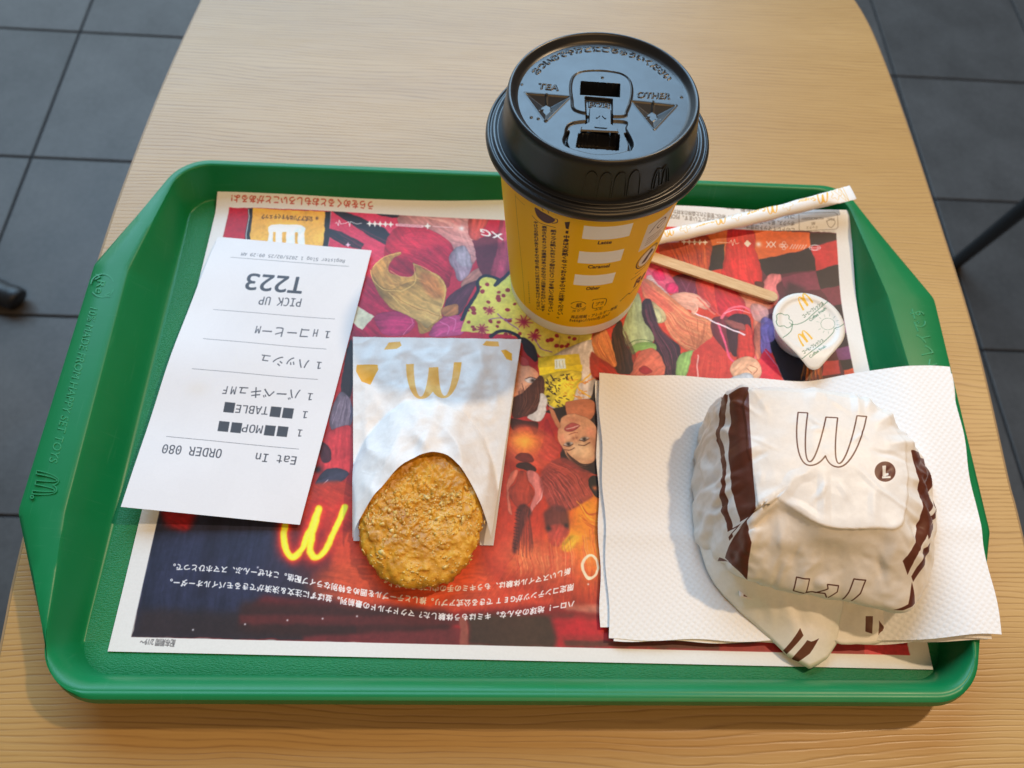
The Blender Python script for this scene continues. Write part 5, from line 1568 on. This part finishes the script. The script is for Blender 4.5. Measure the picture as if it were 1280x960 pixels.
# lower-right figure: coral skirt, guitar neck, hand
S.poly([(866, 440), (892, 420), (920, 432), (918, 480), (858, 478)], (190, 66, 56), sm=False)
strands(S, [(868, 444), (860, 478)], [(916, 434), (916, 478)], 60, [(206, 88, 66), (170, 50, 48)], 2, .4)
S.line([(872, 444), (872, 478)], 4, (226, 164, 152), sm=False)
S.poly([(890, 400), (905, 396), (930, 405), (912, 440), (892, 420)], (110, 44, 56), sm=True, alpha=.9)
S.line([(898, 404), (904, 424), (912, 446), (918, 452)], 6, (206, 82, 108)); S.line([(902, 398), (912, 386), (930, 384), (944, 396), (950, 420), (944, 448)], 7, (206, 96, 104))
S.line([(905, 392), (920, 387), (938, 392)], 2, (232, 160, 160))
S.poly([(908, 404), (918, 392), (938, 398), (936, 430), (920, 446), (910, 430)], (70, 36, 44), sm=True)
S.poly([(925, 412), (938, 408), (942, 446), (922, 450)], (186, 56, 46), sm=True)
S.poly([(906, 400), (928, 404), (930, 414), (912, 408)], (150, 84, 76), sm=True)
S.line([(870, 392), (896, 404), (931, 419)], 4.5, (222, 196, 192), sm=False)
S.poly([(944, 396), (956, 400), (952, 440), (946, 450), (942, 430)], (206, 120, 90), sm=True); S.poly([(952, 410), (962, 408), (966, 440), (952, 442)], (140, 110, 150), sm=True)
S.poly([(940, 380), (960, 386), (958, 402), (942, 398)], (204, 150, 136), sm=True, alpha=.85)
S.poly([(950, 446), (958, 436), (966, 444), (980, 482), (948, 480)], (196, 44, 60), sm=False); S.line([(956, 438), (972, 458), (984, 482)], 3, (176, 110, 130), sm=False)
S.poly([(960, 410), (985, 404), (1020, 440), (1012, 476), (985, 480), (966, 440)], (34, 30, 38), sm=True)
S.poly([(952, 398), (966, 402), (968, 424), (954, 428)], (150, 120, 160), sm=True, alpha=.8)
S.poly([(914, 466), (918, 452), (936, 446), (950, 456), (950, 474), (930, 480)], (216, 164, 128), sm=True)
for l in ([(938, 456), (946, 460), (942, 468)], [(934, 460), (940, 466)]): S.line(l, 1.8, (150, 90, 66))
S.poly([(915, 472), (936, 466), (944, 476), (940, 484), (912, 484)], (206, 202, 196), sm=True)
strands(S, [(1006, 448), (1000, 480)], [(1024, 446), (1030, 482)], 40, [(206, 104, 40), (150, 60, 30), (230, 150, 60)], 1.6, .7)
# part under the napkins and the burger
S.poly([(760, 480), (1086, 480), (1132, 790), (760, 790)], (150, 58, 50), alpha=.9, blur=4)
# painterly irregularity of the printed artwork, then a clean white margin
nz = fbm(1260, 1750, 60, 6, 2)[..., None]; nz2 = fbm(1260, 1750, 7, 2, 3)[..., None]; nz3 = fbm(1260, 1750, 22, 4, 4)[..., None]
wx = (fbm(1260, 1750, 30, 3, 31) - .5) * 8; wy = (fbm(1260, 1750, 30, 3, 32) - .5) * 8
yy, xx = np.mgrid[0:1260, 0:1750]
sx_, sy_ = np.clip(xx + wx, 0, 1748.9), np.clip(yy + wy, 0, 1258.9); ix_, iy_ = sx_.astype(int), sy_.astype(int); fx_, fy_ = (sx_ - ix_)[..., None], (sy_ - iy_)[..., None]
cv.a = (cv.a[iy_, ix_] * (1 - fx_) + cv.a[iy_, ix_ + 1] * fx_) * (1 - fy_) + (cv.a[iy_ + 1, ix_] * (1 - fx_) + cv.a[iy_ + 1, ix_ + 1] * fx_) * fy_
cv.a *= 1 + (nz - .5) * .16 + (nz3 - .5) * .12 + (nz2 - .5) * .14
lum_ = cv.a.mean(2, keepdims=True); cv.a = np.clip(lum_ + (cv.a - lum_) * 1.04, 0, 1) ** 1.15
art = cv.a.copy(); cv.a[:] = np.array((208, 193, 176)) / 255
q4 = np.array([(35, 61), (1708, 61), (1706, 1230), (40, 1230)], float)
x0_, y0_, m_ = cv.cover([q4]); reg = cv.a[y0_:y0_ + m_.shape[0], x0_:x0_ + m_.shape[1]]
reg[:] = reg * (1 - m_[..., None]) + art[y0_:y0_ + m_.shape[0], x0_:x0_ + m_.shape[1]] * m_[..., None]
# ---- marks along the top edge
mk = (232, 214, 205)
S.line([(419, 279), (421, 278), (423, 282), (424, 275), (426, 280), (432, 279), (436, 277), (437, 283), (438, 277), (446, 280), (452, 279)], 1.5, mk, sm=False)
def star(x, y, r, c=mk): S.poly([(x, y - r), (x + r * .28, y - r * .28), (x + r, y), (x + r * .28, y + r * .28), (x, y + r), (x - r * .28, y + r * .28), (x - r, y), (x - r * .28, y - r * .28)], c)
for k in range(5): star(462 + 6.6 * k, 279.5 + .25 * k, 4.2)
S.line([(496, 281), (528, 283)], 8, (226, 170, 168), sm=False, alpha=.9); S.text('XXGXGXXGXG', (527, 281.5), (497, 279.8), (0, 2.6), (160, 60, 70))
star(534.5, 282.5, 4.6); S.line([(541, 283), (566, 284.5)], 2, (226, 180, 176), alpha=.8); S.glow(577, 285, 3, 3, (240, 220, 210), .8); star(435, 306, 3.5, (220, 170, 176))
# double-letter group mark
S.text('XG', (628, 292.5), (600, 285.8), (1.8, 8), W_, bold=1.2)
S.line([(815, 303), (848, 302)], 4.5, (196, 180, 196), sm=False, alpha=.8)
for k in range(5): star(855 + 6.6 * k, 302.2 + .15 * k, 4.0)
S.line([(896, 303), (912, 303.5), (914, 300), (916, 307), (918, 299), (920, 305), (924, 303.5)], 1.5, mk, sm=False)
S.poly([(934, 300), (939, 304.5), (934.5, 309), (930, 304.5)], mk)
S.glow(948, 305, 3.4, 3.2, mk, .9)
for dx in (0, 6): S.line([(958 + dx, 302), (963.5 + dx, 309)], 2, mk, sm=False); S.line([(963.5 + dx, 302), (958 + dx, 309)], 2, mk, sm=False)
for q in ((976, 307), (980, 304), (980, 310), (978, 307), (982.5, 307.5)): S.line([(q[0] + 2.1 * math.cos(a), q[1] + 2.1 * math.sin(a)) for a in np.linspace(0, 6.3, 9)], 1.1, mk)
for k in range(6): S.line([(987.5 + 3.4 * k, 311 + .1 * k), (991 + 3.4 * k, 305.5 + .1 * k)], 1.4, mk, sm=False)
for r in (1, .62): S.line([(1018.5 + 7 * r * math.cos(a), 309.5 + 3.4 * math.sin(a) * (1 if r == 1 else .9)) for a in np.linspace(0, 6.3, 15)], 1.2, mk)
S.line([(1011, 309.5), (1026, 310)], 1.2, mk, sm=False)
# ---- margin lettering
S.text('うらをめくるとおもしろいことがあるよ!', (466, 258.5), (290, 249.0), (-.4, -8.4) if False else (.3, -8.4), (170, 56, 40), bold=.9) if False else S.text('うらをめくるとおもしろいことがあるよ!', (466.5, 252.5), (289.5, 244.0), (-.4, 8.4), (170, 56, 40), bold=.9)
for k, s_ in enumerate(('このトレイマットは環境に配慮した紙を使用しています。FSC®認証紙', 'ボックス、紙カップなどの食品容器は、適切に管理された森林の木材から作られ', 'コピーや無断での転載、複製は固くお断りいたします。')):
    y = 288 - 8.4 * k
    S.text(s_, (993, y - 2.6), (820 + 2 * k, y - 22 + 3.0 * k), (0, 5.0), (96, 80, 66), bold=.2)
S.line([(1000, 266.5), (1043, 265.5), (1046.5, 267.5), (1047.5, 284), (1045, 286.5), (1001, 289), (999, 287), (998.5, 268)], 1.3, (110, 92, 76), sm=False)
S.text('FSC', (1043, 272.5), (1034, 273.0), (-.2, 3.2), (96, 80, 66)); S.text('ミックス', (1022, 282.5), (1008, 283.0), (0, 3), (96, 80, 66)); S.text('紙', (1019, 277.5), (1014, 278), (0, 3.2), (96, 80, 66)); S.text('FSC®C022507', (1029, 271.5), (1002, 272.0), (0, 2.8), (96, 80, 66))
S.line([(1033, 276), (1036, 283), (1040, 284), (1044, 278), (1041, 274), (1037, 274.5), (1033, 277)], 1.3, (96, 80, 66))
S.text('配布期間 2/19〜', (219.5, 800.2), (176, 798.6), (-1.6, 7.2), (74, 66, 62), bold=.3)
# ---- three lines of copy along the bottom, slightly bowed
def bow(body, pts, hgt, col, bold=.9):
    P = spline([(x, y) for x, y in pts], False, 24); s = np.concatenate([[0], np.cumsum(np.linalg.norm(np.diff(P, axis=0), axis=1))]); n_ = len(body)
    for i, ch in enumerate(body):
        if ch in ' 　': continue
        g = outlines(ch)
        if not g: continue
        a, b = (np.array([np.interp(s[-1] * f, s, P[:, 0]), np.interp(s[-1] * f, s, P[:, 1])]) for f in ((i + .02) / n_, (i + .98) / n_))
        A_, B_ = S.p(*a), S.p(*b); U_ = S.p(a[0] - .1 * hgt, a[1] + hgt) - A_
        G = [A_ + np.outer(p[:, 0], B_ - A_) + np.outer((p[:, 1] + .08), U_) for p in g]
        cv.fill(G, col)
        for p in G: cv.stroke(np.concatenate([p, p[:1]]), bold, col)
bow('ハロー！地球のみんな。キミはもう体験した？マクドナルドの最前列。並ばずに注文＆決済ができるモバイルオーダー。', [(719, 750), (640, 763), (560, 767), (480, 757), (430, 747), (330, 731), (207, 723)], 9.5, (226, 216, 206))
bow('限定コンテンツがGETできる公式アプリ。推しとテーブルを囲める特別なライブ配信。これぜーんぶ、スマホひとつで。', [(718, 729), (640, 745), (560, 749), (480, 740), (430, 732), (330, 712), (211, 704)], 9.5, (226, 216, 206))
bow('新しいスマイル体験は、もうキミの手の中にあるんだよ。', [(714, 709), (670, 721), (600, 730), (540, 731), (476, 724)], 9, (226, 206, 186))
for q in ((241, 787), (306, 780), (359, 775), (403, 773), (446, 770), (322, 709), (735, 730)): S.glow(*q, 1.2, 1.2, (214, 200, 190), .9)
settle(cv, (208, 193, 177), .76)
IM_MAT.image = cv.image('mat_print')

# ---- receipt
cv = Canvas(700, 1260, (226, 226, 229)); S = Surf(receipt, cv, .006)
INK = (66, 66, 74)
def rt(body, p0, p1, hgt, font=MONO, col=INK, bold=0, dx=None):
    # print lies upside down for the photographer: reads right to left, capitals point down the picture
    k = -(p0[0] - p1[0]); S.text(body, p0, p1, (-hgt * .23, hgt), col, font=font, bold=bold)
def crop3(x, y): return (140 + x / 2.527, 280 + y / 2.527)
# each line: (text, right end, left end) of its lower-in-print baseline (which is uppermost in the picture)
rt('Register Slog 1 2025/02/25 09:29 AM', crop3(736, 113), crop3(410, 90), 5.6)
S.line([crop3(375, 105), crop3(748, 134)], 1.6, INK, sm=False)
rt('T223', crop3(608, 170), crop3(432, 157), 27, bold=5)
rt('PICK UP', crop3(600, 236), crop3(468, 229), 14, bold=.5)
S.line([crop3(320, 270), crop3(704, 300)], 1.6, INK, sm=False)
rt('1', crop3(690, 339), crop3(675, 338), 12, bold=.5); rt('Hコーヒーm'.replace('m', 'M'), crop3(652, 333), crop3(457, 322), 12.5, bold=.5)
S.line([crop3(288, 362), crop3(677, 395)], 1.6, INK, sm=False)
rt('1', crop3(663, 436), crop3(648, 435), 12, bold=.5); rt('ハッシュ', crop3(624, 430), crop3(474, 412), 12.5, bold=.5)
S.line([crop3(253, 457), crop3(650, 491)], 1.6, INK, sm=False)
rt('1', crop3(635, 535), crop3(620, 534), 12, bold=.5); rt('バーベキュMF', crop3(596, 524), crop3(354, 512), 13, bold=.5)
rt('1', crop3(619, 592), crop3(604, 591), 12, bold=.5); rt('TABLE', crop3(496, 578), crop3(394, 571), 13.5, bold=.5)
for a in ((575, 588), (536, 584), (390, 570)): S.poly([crop3(a[0], a[1] - 5), crop3(a[0] - 33, a[1] - 8), crop3(a[0] - 39, a[1] + 24), crop3(a[0] - 6, a[1] + 27)], (62, 62, 68))
rt('1', crop3(602, 650), crop3(588, 649), 12, bold=.5); rt('MOP', crop3(478, 637), crop3(414, 632), 13.5, bold=.5)
for a in ((558, 646), (518, 643), (412, 634), (372, 630)): S.poly([crop3(a[0], a[1] - 5), crop3(a[0] - 33, a[1] - 8), crop3(a[0] - 39, a[1] + 24), crop3(a[0] - 6, a[1] + 27)], (62, 62, 68))
S.line([crop3(172, 671), crop3(590, 711)], 1.6, INK, sm=False)
rt('Eat In', crop3(584, 735), crop3(457, 723), 14, bold=.6); rt('ORDER 080', crop3(349, 712), crop3(163, 696), 15, bold=.6)
cv.a *= 1 - .035 * (fbm(1260, 700, 240, 4, 5)[..., None])
S.glow(*crop3(270, 520), 14, 9, (216, 208, 196), .35)
IM_REC.image = cv.image('receipt_print')

# ---- sleeve
cv = Canvas(900, 1150, (232, 231, 230)); S = Surf(sfront, cv, .01)
YE = (236, 178, 70)
S.poly([(446, 456), (472, 456), (473, 462), (463, 481), (452, 477), (445, 464)], (234, 170, 30))
S.poly([(480, 437), (486, 428), (500, 427), (502, 432), (496, 436)], YE); S.poly([(603, 431), (608, 426), (623, 427), (624, 433), (606, 432)], YE); S.poly([(626, 438), (632, 437), (640, 442), (640, 451), (633, 449)], (238, 178, 40))
am = arches(.12); o_, ex_, ey_ = np.array([577, 452.5]), np.array([-69.5, 2.5]), np.array([-1.5, 44.5])
S.poly([tuple(o_ + ex_ * x + ey_ * y) for x, y in am], YE, col2=(238, 190, 110), g0=(577, 452), g1=(510, 498))
cv.a *= 1 - .05 * fbm(1150, 900, 40, 5, 8)[..., None]
IM_SLV.image = cv.image('sleeve_print')

# ---- cup
YC = (247, 192, 4)
cv = Canvas(2200, 900, YC); S = Surf(cupwall, cv, .03)
hb = 1 - .078
cv.fill(np.array([(0, 900 * hb), (2200, 900 * hb), (2200, 900), (0, 900)]), (244, 242, 238))
IK = (62, 40, 26)
c2 = lambda x, y: (600 + x / 4.267, 220 + y / 4.267)
def up_(p, q):  # lettering direction helper
    return (q[0] - p[0], q[1] - p[1])
for q_, word, wa, wb in (([(553, 262), (815, 252), (800, 318), (545, 334)], 'Latte', (628, 364), (700, 360)), ([(528, 400), (768, 388), (752, 450), (522, 462)], 'Caramel', (575, 492), (688, 486)), ([(505, 524), (724, 512), (708, 566), (498, 582)], 'Other', (565, 608), (636, 603))):
    B4 = S.m([c2(*q) for q in q_]); xl, xr = (B4[0, 0] + B4[3, 0]) / 2, (B4[1, 0] + B4[2, 0]) / 2; yt, yb = (B4[0, 1] + B4[1, 1]) / 2, (B4[2, 1] + B4[3, 1]) / 2
    cv.fill(np.array([(xl, yt), (xr, yt), (xr, yb), (xl, yb)]), (248, 246, 240))
    S.text(word, c2(*wa), c2(*wb), (1.2, -4.0), IK, bold=1.6)
# vertical copy: runs down the cup, four columns
def col_text(body, a, b, wd, bold=.8):
    P0, P1 = np.array(c2(*a)), np.array(c2(*b)); n_ = len(body)
    for i, ch in enumerate(body):
        g = outlines(ch)
        if not g: continue
        f0, f1 = i / n_, (i + .92) / n_
        A_, B_ = S.p(*(P0 + (P1 - P0) * f0)), S.p(*(P0 + (P1 - P0) * f1))
        R_ = S.p(*(P0 + (P1 - P0) * f0 + [wd, .5])) - A_
        G = [A_ + np.outer(p[:, 0], R_) + np.outer(1 - (p[:, 1] + .12), B_ - A_) for p in g]
        cv.fill(G, IK)
        for p in G: cv.stroke(np.concatenate([p, p[:1]]), bold, IK)
col_text('中身は大変熱くなっておりますのでご注意ください。', (445, 315), (408, 760), 8.0, 1.8)
col_text('紙カップは熱いためヒップ部分にスリーブを巻いてお持ち下さい。', (377, 285), (360, 740), 7.2, 1.6)
col_text('表示されるカップの温度はあつめなのでご注意をおねがいします', (330, 265), (322, 722), 6.4, 1.5)
col_text('やけどの恐れがありますので取り扱いには充分お気を付けください', (285, 240), (300, 715), 5.6, 1.4)
col_text('1234567890', (255, 560), (262, 680), 2.6, .2)
S.line([c2(187, 95), c2(200, 250), c2(225, 500), c2(240, 690)], 1.6, (120, 86, 20)); S.line([c2(190, 108), c2(238, 155)], 1.6, (120, 86, 20))
S.poly([c2(*q) for q in ((293, 168), (330, 190), (396, 228), (390, 246), (362, 252), (330, 238), (302, 208))], (84, 48, 44), sm=True)
S.line([c2(*q) for q in ((392, 228), (412, 232), (410, 248), (386, 252))], 3.5, (84, 48, 44)); S.line([c2(278, 212), c2(320, 250), c2(402, 275)], 2.2, IK)
for l in ([(330, 172), (336, 184)], [(362, 186), (366, 198)]): S.line([c2(*q) for q in l], 2.6, IK)
S.poly([c2(*q) for q in ((452, 246), (480, 244), (472, 284), (458, 280))], IK); S.poly([c2(*q) for q in ((458, 292), (472, 292), (470, 308), (456, 306))], IK)
# recycling marks
for (x, y, kind) in ((525, 690, 0), (637, 682, 1)):
    if kind == 0:
        for a0 in (0, math.pi): S.line([c2(x + 42 * math.cos(a), y + 20 * math.sin(a)) for a in np.linspace(a0 + .35, a0 + 2.8, 12)], 3.2, IK)
        S.text('紙', c2(x - 14, y + 10), c2(x + 16, y + 8), (1, -4.4), IK, bold=1)
    else:
        S.line([c2(*q) for q in ((600, 664), (612, 658), (668, 654), (674, 668), (664, 690))], 3.4, IK); S.line([c2(*q) for q in ((656, 698), (606, 706), (600, 692), (606, 674))], 3.4, IK)
        S.text('プラ', c2(x - 22, y + 10), c2(x + 20, y + 2), (1, -3.6), IK, bold=1)
S.text('カップ', c2(490, 726), c2(560, 718), (.8, -2.4), IK, bold=.5); S.text('ふた', c2(608, 718), c2(650, 712), (.8, -2.4), IK, bold=.5)
S.text('商品情報・アレルギー情報', c2(484, 758), c2(728, 704), (.8, -3.2), IK, bold=.5)
S.text('http://mdj.jp/', c2(478, 776), c2(688, 742), (.8, -3.6), IK, bold=.8)
# label and round seal at the right (flat positions on the unrolled sleeve)
cv.fill(np.array([(1295, 150), (1445, 150), (1445, 320), (1295, 320)], float), (228, 222, 208))
cv.stroke(spline([(1320, 215), (1350, 175), (1390, 178), (1405, 205), (1375, 225), (1360, 205), (1400, 190)], False), 4, IK)
for k in range(4): cv.stroke(np.array([(1322, 252 + 15 * k), (1415 - 12 * (k % 2), 252 + 15 * k)], float), 3.5, (110, 80, 40))
t_ = np.linspace(0, 2 * np.pi, 40)
cc_ = lambda r: np.stack([1380 + r * np.cos(t_), 415 + r * np.sin(t_)], 1)
cv.stroke(cc_(64), 6, (56, 42, 36)); cv.fill(cc_(52)[:-1], (222, 214, 198)); cv.stroke(cc_(56), 2, (56, 42, 36))
cv.fill(spline([(1352, 440), (1372, 400), (1392, 372), (1400, 384), (1416, 402), (1392, 418), (1380, 446)], True), (44, 40, 36))
cv.stroke(np.array([(1335, 500), (1465, 500)], float), 4, IK); cv.stroke(np.array([(1320, 530), (1380, 530)], float), 3.5, IK)
cv.write('Re', (1370, 630), (86, 0), (0, -62), (70, 40, 20), bold=7)
cv.stroke(spline([(1300, 680), (1340, 655), (1360, 668), (1395, 650)], False), 6, (90, 56, 20)); cv.stroke(np.array([(1400, 665), (1450, 640)], float), 6, (90, 56, 20))
IM_CUP.image = cv.image('cup_print')

# ---- sugar stick (u along, v round)
cv = Canvas(1400, 300, (232, 230, 226)); S = Surf(sugar, cv, .02)
c7 = lambda x, y: (780 + x / 3.694, 210 + y / 3.694)
YS = (232, 176, 60)
for (mx, my) in ((205, 288), (443, 233), (682, 183), (915, 135)):
    am = arches(.1); P_ = [tuple(np.array(c7(mx + 27, my - 24)) + np.array([-14.2, 3.6]) * x + np.array([1.4, 12.2]) * y) for x, y in am]
    S.poly(P_, YS)
for a, b in (((412, 234), (328, 252)), ((648, 182), (566, 200)), ((880, 134), (798, 152))):
    S.text('Sugar', c7(a[0] + 2, a[1] - 2), c7(b[0], b[1] - 2), (1.4, 5.2), YS, bold=2.0)
for (x, y) in ((281, 273), (518, 217), (755, 170), (980, 121)):
    S.line([c7(x + (20 + 6 * math.cos(5 * a)) * math.cos(a), y + (22 + 6 * math.cos(5 * a)) * math.sin(a)) for a in np.linspace(0, 6.3, 40)], 3.0, (228, 186, 106))
IM_SUG.image = cv.image('sugar_print')

# ---- creamer foil
cv = Canvas(760, 760, (222, 219, 212)); S = Surf(foil, cv, CZ)
k8 = lambda x, y: (960 + x / 8, 350 + y / 8)
GR = (44, 112, 74)
for o_, ex_, ey_ in (((350, 308), (106, -86), (-74, -112)), ((350, 668), (100, -82), (-76, -104))):
    am = arches(.05); S.poly([k8(*(np.array(o_) + np.array(ex_) * x + np.array(ey_) * y)) for x, y in am], (226, 178, 50))
for a, b in (((362, 380), (556, 236)), ((360, 742), (556, 606))):
    S.text('コーヒーフレッシュ', k8(*a), k8(*b), (-2.6, -3.4), (40, 92, 62), bold=1.8)
for a, b in (((425, 415), (585, 290)), ((425, 782), (585, 666))):
    S.text('Coffee Fresh', k8(*a), k8(*b), (-2.3, -3.0), (52, 112, 86), bold=1.6)
L2 = lambda pts, w=5.6: S.line([k8(*q) for q in pts], w, GR)
L2([(620, 195), (520, 280), (440, 350), (380, 405), (310, 438), (245, 445), (215, 425)])
L2([(245, 445), (235, 500), (200, 540), (150, 575)])
L2([(85, 360), (100, 340), (135, 335), (165, 350), (195, 348), (212, 366), (210, 390), (240, 410), (245, 435), (225, 465), (190, 478), (165, 460), (140, 460), (110, 462), (90, 440), (82, 412), (90, 395), (85, 360)])
L2([(598 + 70 * math.cos(a), 440 + 58 * math.sin(a)) for a in np.linspace(0, 6.3, 26)], 2.8)
for a in np.linspace(-2.9, .6, 8): L2([(598 + 88 * math.cos(a), 440 + 74 * math.sin(a)), (598 + 118 * math.cos(a), 440 + 100 * math.sin(a))], 2.2)
for a in (2.5, 2.0, 1.5): L2([(598 + 88 * math.cos(a), 440 + 74 * math.sin(a)), (598 + 114 * math.cos(a), 440 + 98 * math.sin(a))], 2.2)
L2([(770, 432), (720, 465), (665, 485), (655, 520), (600, 580), (520, 650), (420, 725), (340, 788)])
IM_FOIL.image = cv.image('creamer_print')

# ---- burger wrapper
BW = (98, 50, 34)
cv = Canvas(1500, 1500, (236, 232, 226)); S = Surf(wrap, cv, .03)
c6 = lambda x, y: (850 + x / 2.594, 470 + y / 2.594)
def bandp(pts, sm=True): S.poly([c6(*q) for q in pts], BW, sm=False)
bandp([(158, 60), (222, 36), (226, 150), (236, 300), (246, 430), (194, 492), (170, 380), (158, 240), (162, 120)])
bandp([(134, 70), (156, 62), (146, 150), (130, 200), (150, 280), (146, 380), (172, 520), (160, 534), (136, 420), (136, 290), (118, 210), (128, 140)])
bandp([(238, 440), (232, 540), (222, 600), (216, 694), (180, 676), (150, 632), (146, 590), (170, 530), (200, 486)])
bandp([(128, 588), (138, 640), (134, 624), (122, 600)])
bandp([(750, 240), (800, 268), (816, 330), (818, 430), (800, 520), (738, 645), (722, 600), (764, 540), (774, 470), (774, 380), (764, 300)])
bandp([(832, 400), (836, 440), (806, 530), (800, 505), (820, 450)]); bandp([(812, 540), (800, 580), (756, 668), (750, 650), (790, 560)]); bandp([(690, 90), (712, 130), (740, 190), (735, 190), (706, 140)])
bandp([(752, 668), (782, 745), (776, 760), (735, 770), (700, 778), (740, 740)])
for o_, ex_, ey_ in (((605, 131), (-222, -13), (-28, 168)),):
    am = arches(.06); P_ = [c6(*(np.array(o_) + np.array(ex_) * x + np.array(ey_) * y)) for x, y in np.concatenate([am, am[:1]])]
    S.line(P_, 4.0, (84, 42, 30), sm=False)
for l in ([(420, 658), (378, 652), (372, 715), (392, 738), (420, 745)], [(420, 658), (410, 700), (420, 720), (440, 725), (480, 690), (478, 676), (514, 680), (510, 700), (495, 752)], [(420, 728), (470, 705), (484, 750)], [(602, 662), (564, 658), (548, 700), (532, 752)], [(602, 662), (585, 705), (562, 754)]):
    S.line([c6(*q) for q in l], 4.0, (84, 42, 30), sm=False)
S.poly([c6(665 + 34 * math.cos(a), 310 + 33 * math.sin(a)) for a in np.linspace(0, 6.28, 33)[:-1]], (92, 44, 34))
S.poly([c6(*q) for q in ((668, 290), (656, 291), (657, 325), (668, 325))], (226, 218, 206)); S.poly([c6(*q) for q in ((664, 325), (676, 322), (676, 314), (664, 316))], (226, 218, 206))
S.poly([c6(*q) for q in ((679, 325), (683, 325), (683, 331), (655, 332), (655, 325))], (226, 218, 206))
cv.a *= 1 - .05 * fbm(1500, 1500, 60, 5, 18)[..., None]
IM_WRAP.image = cv.image('wrapper_print')
c9 = lambda x, y: (890 + x / 4.267, 690 + y / 4.267)
cv = Canvas(900, 500, (236, 232, 226)); S = Surf(tail, cv, .01)
for P_ in ([(378, 540), (470, 405), (488, 445), (402, 560)], [(432, 588), (508, 470), (572, 460), (472, 602)]): S.poly([c9(*q) for q in P_], BW)
IM_TAIL.image = cv.image('tail_print')
cv = Canvas(1000, 320, (234, 230, 224)); S = Surf(lip, cv, .012)
for P_ in ([(820, 342), (858, 342), (855, 436), (818, 424)], [(890, 364), (980, 472), (888, 450)], [(172, 208), (285, 226), (262, 258), (168, 236)], [(1092, 330), (1128, 345), (1130, 412), (1094, 405)]): S.poly([c9(*q) for q in P_], BW)
S.text('BARBECUE', c9(600, 322), c9(365, 308), (0, 2.2), (110, 80, 70))
IM_LIP.image = cv.image('lip_print')
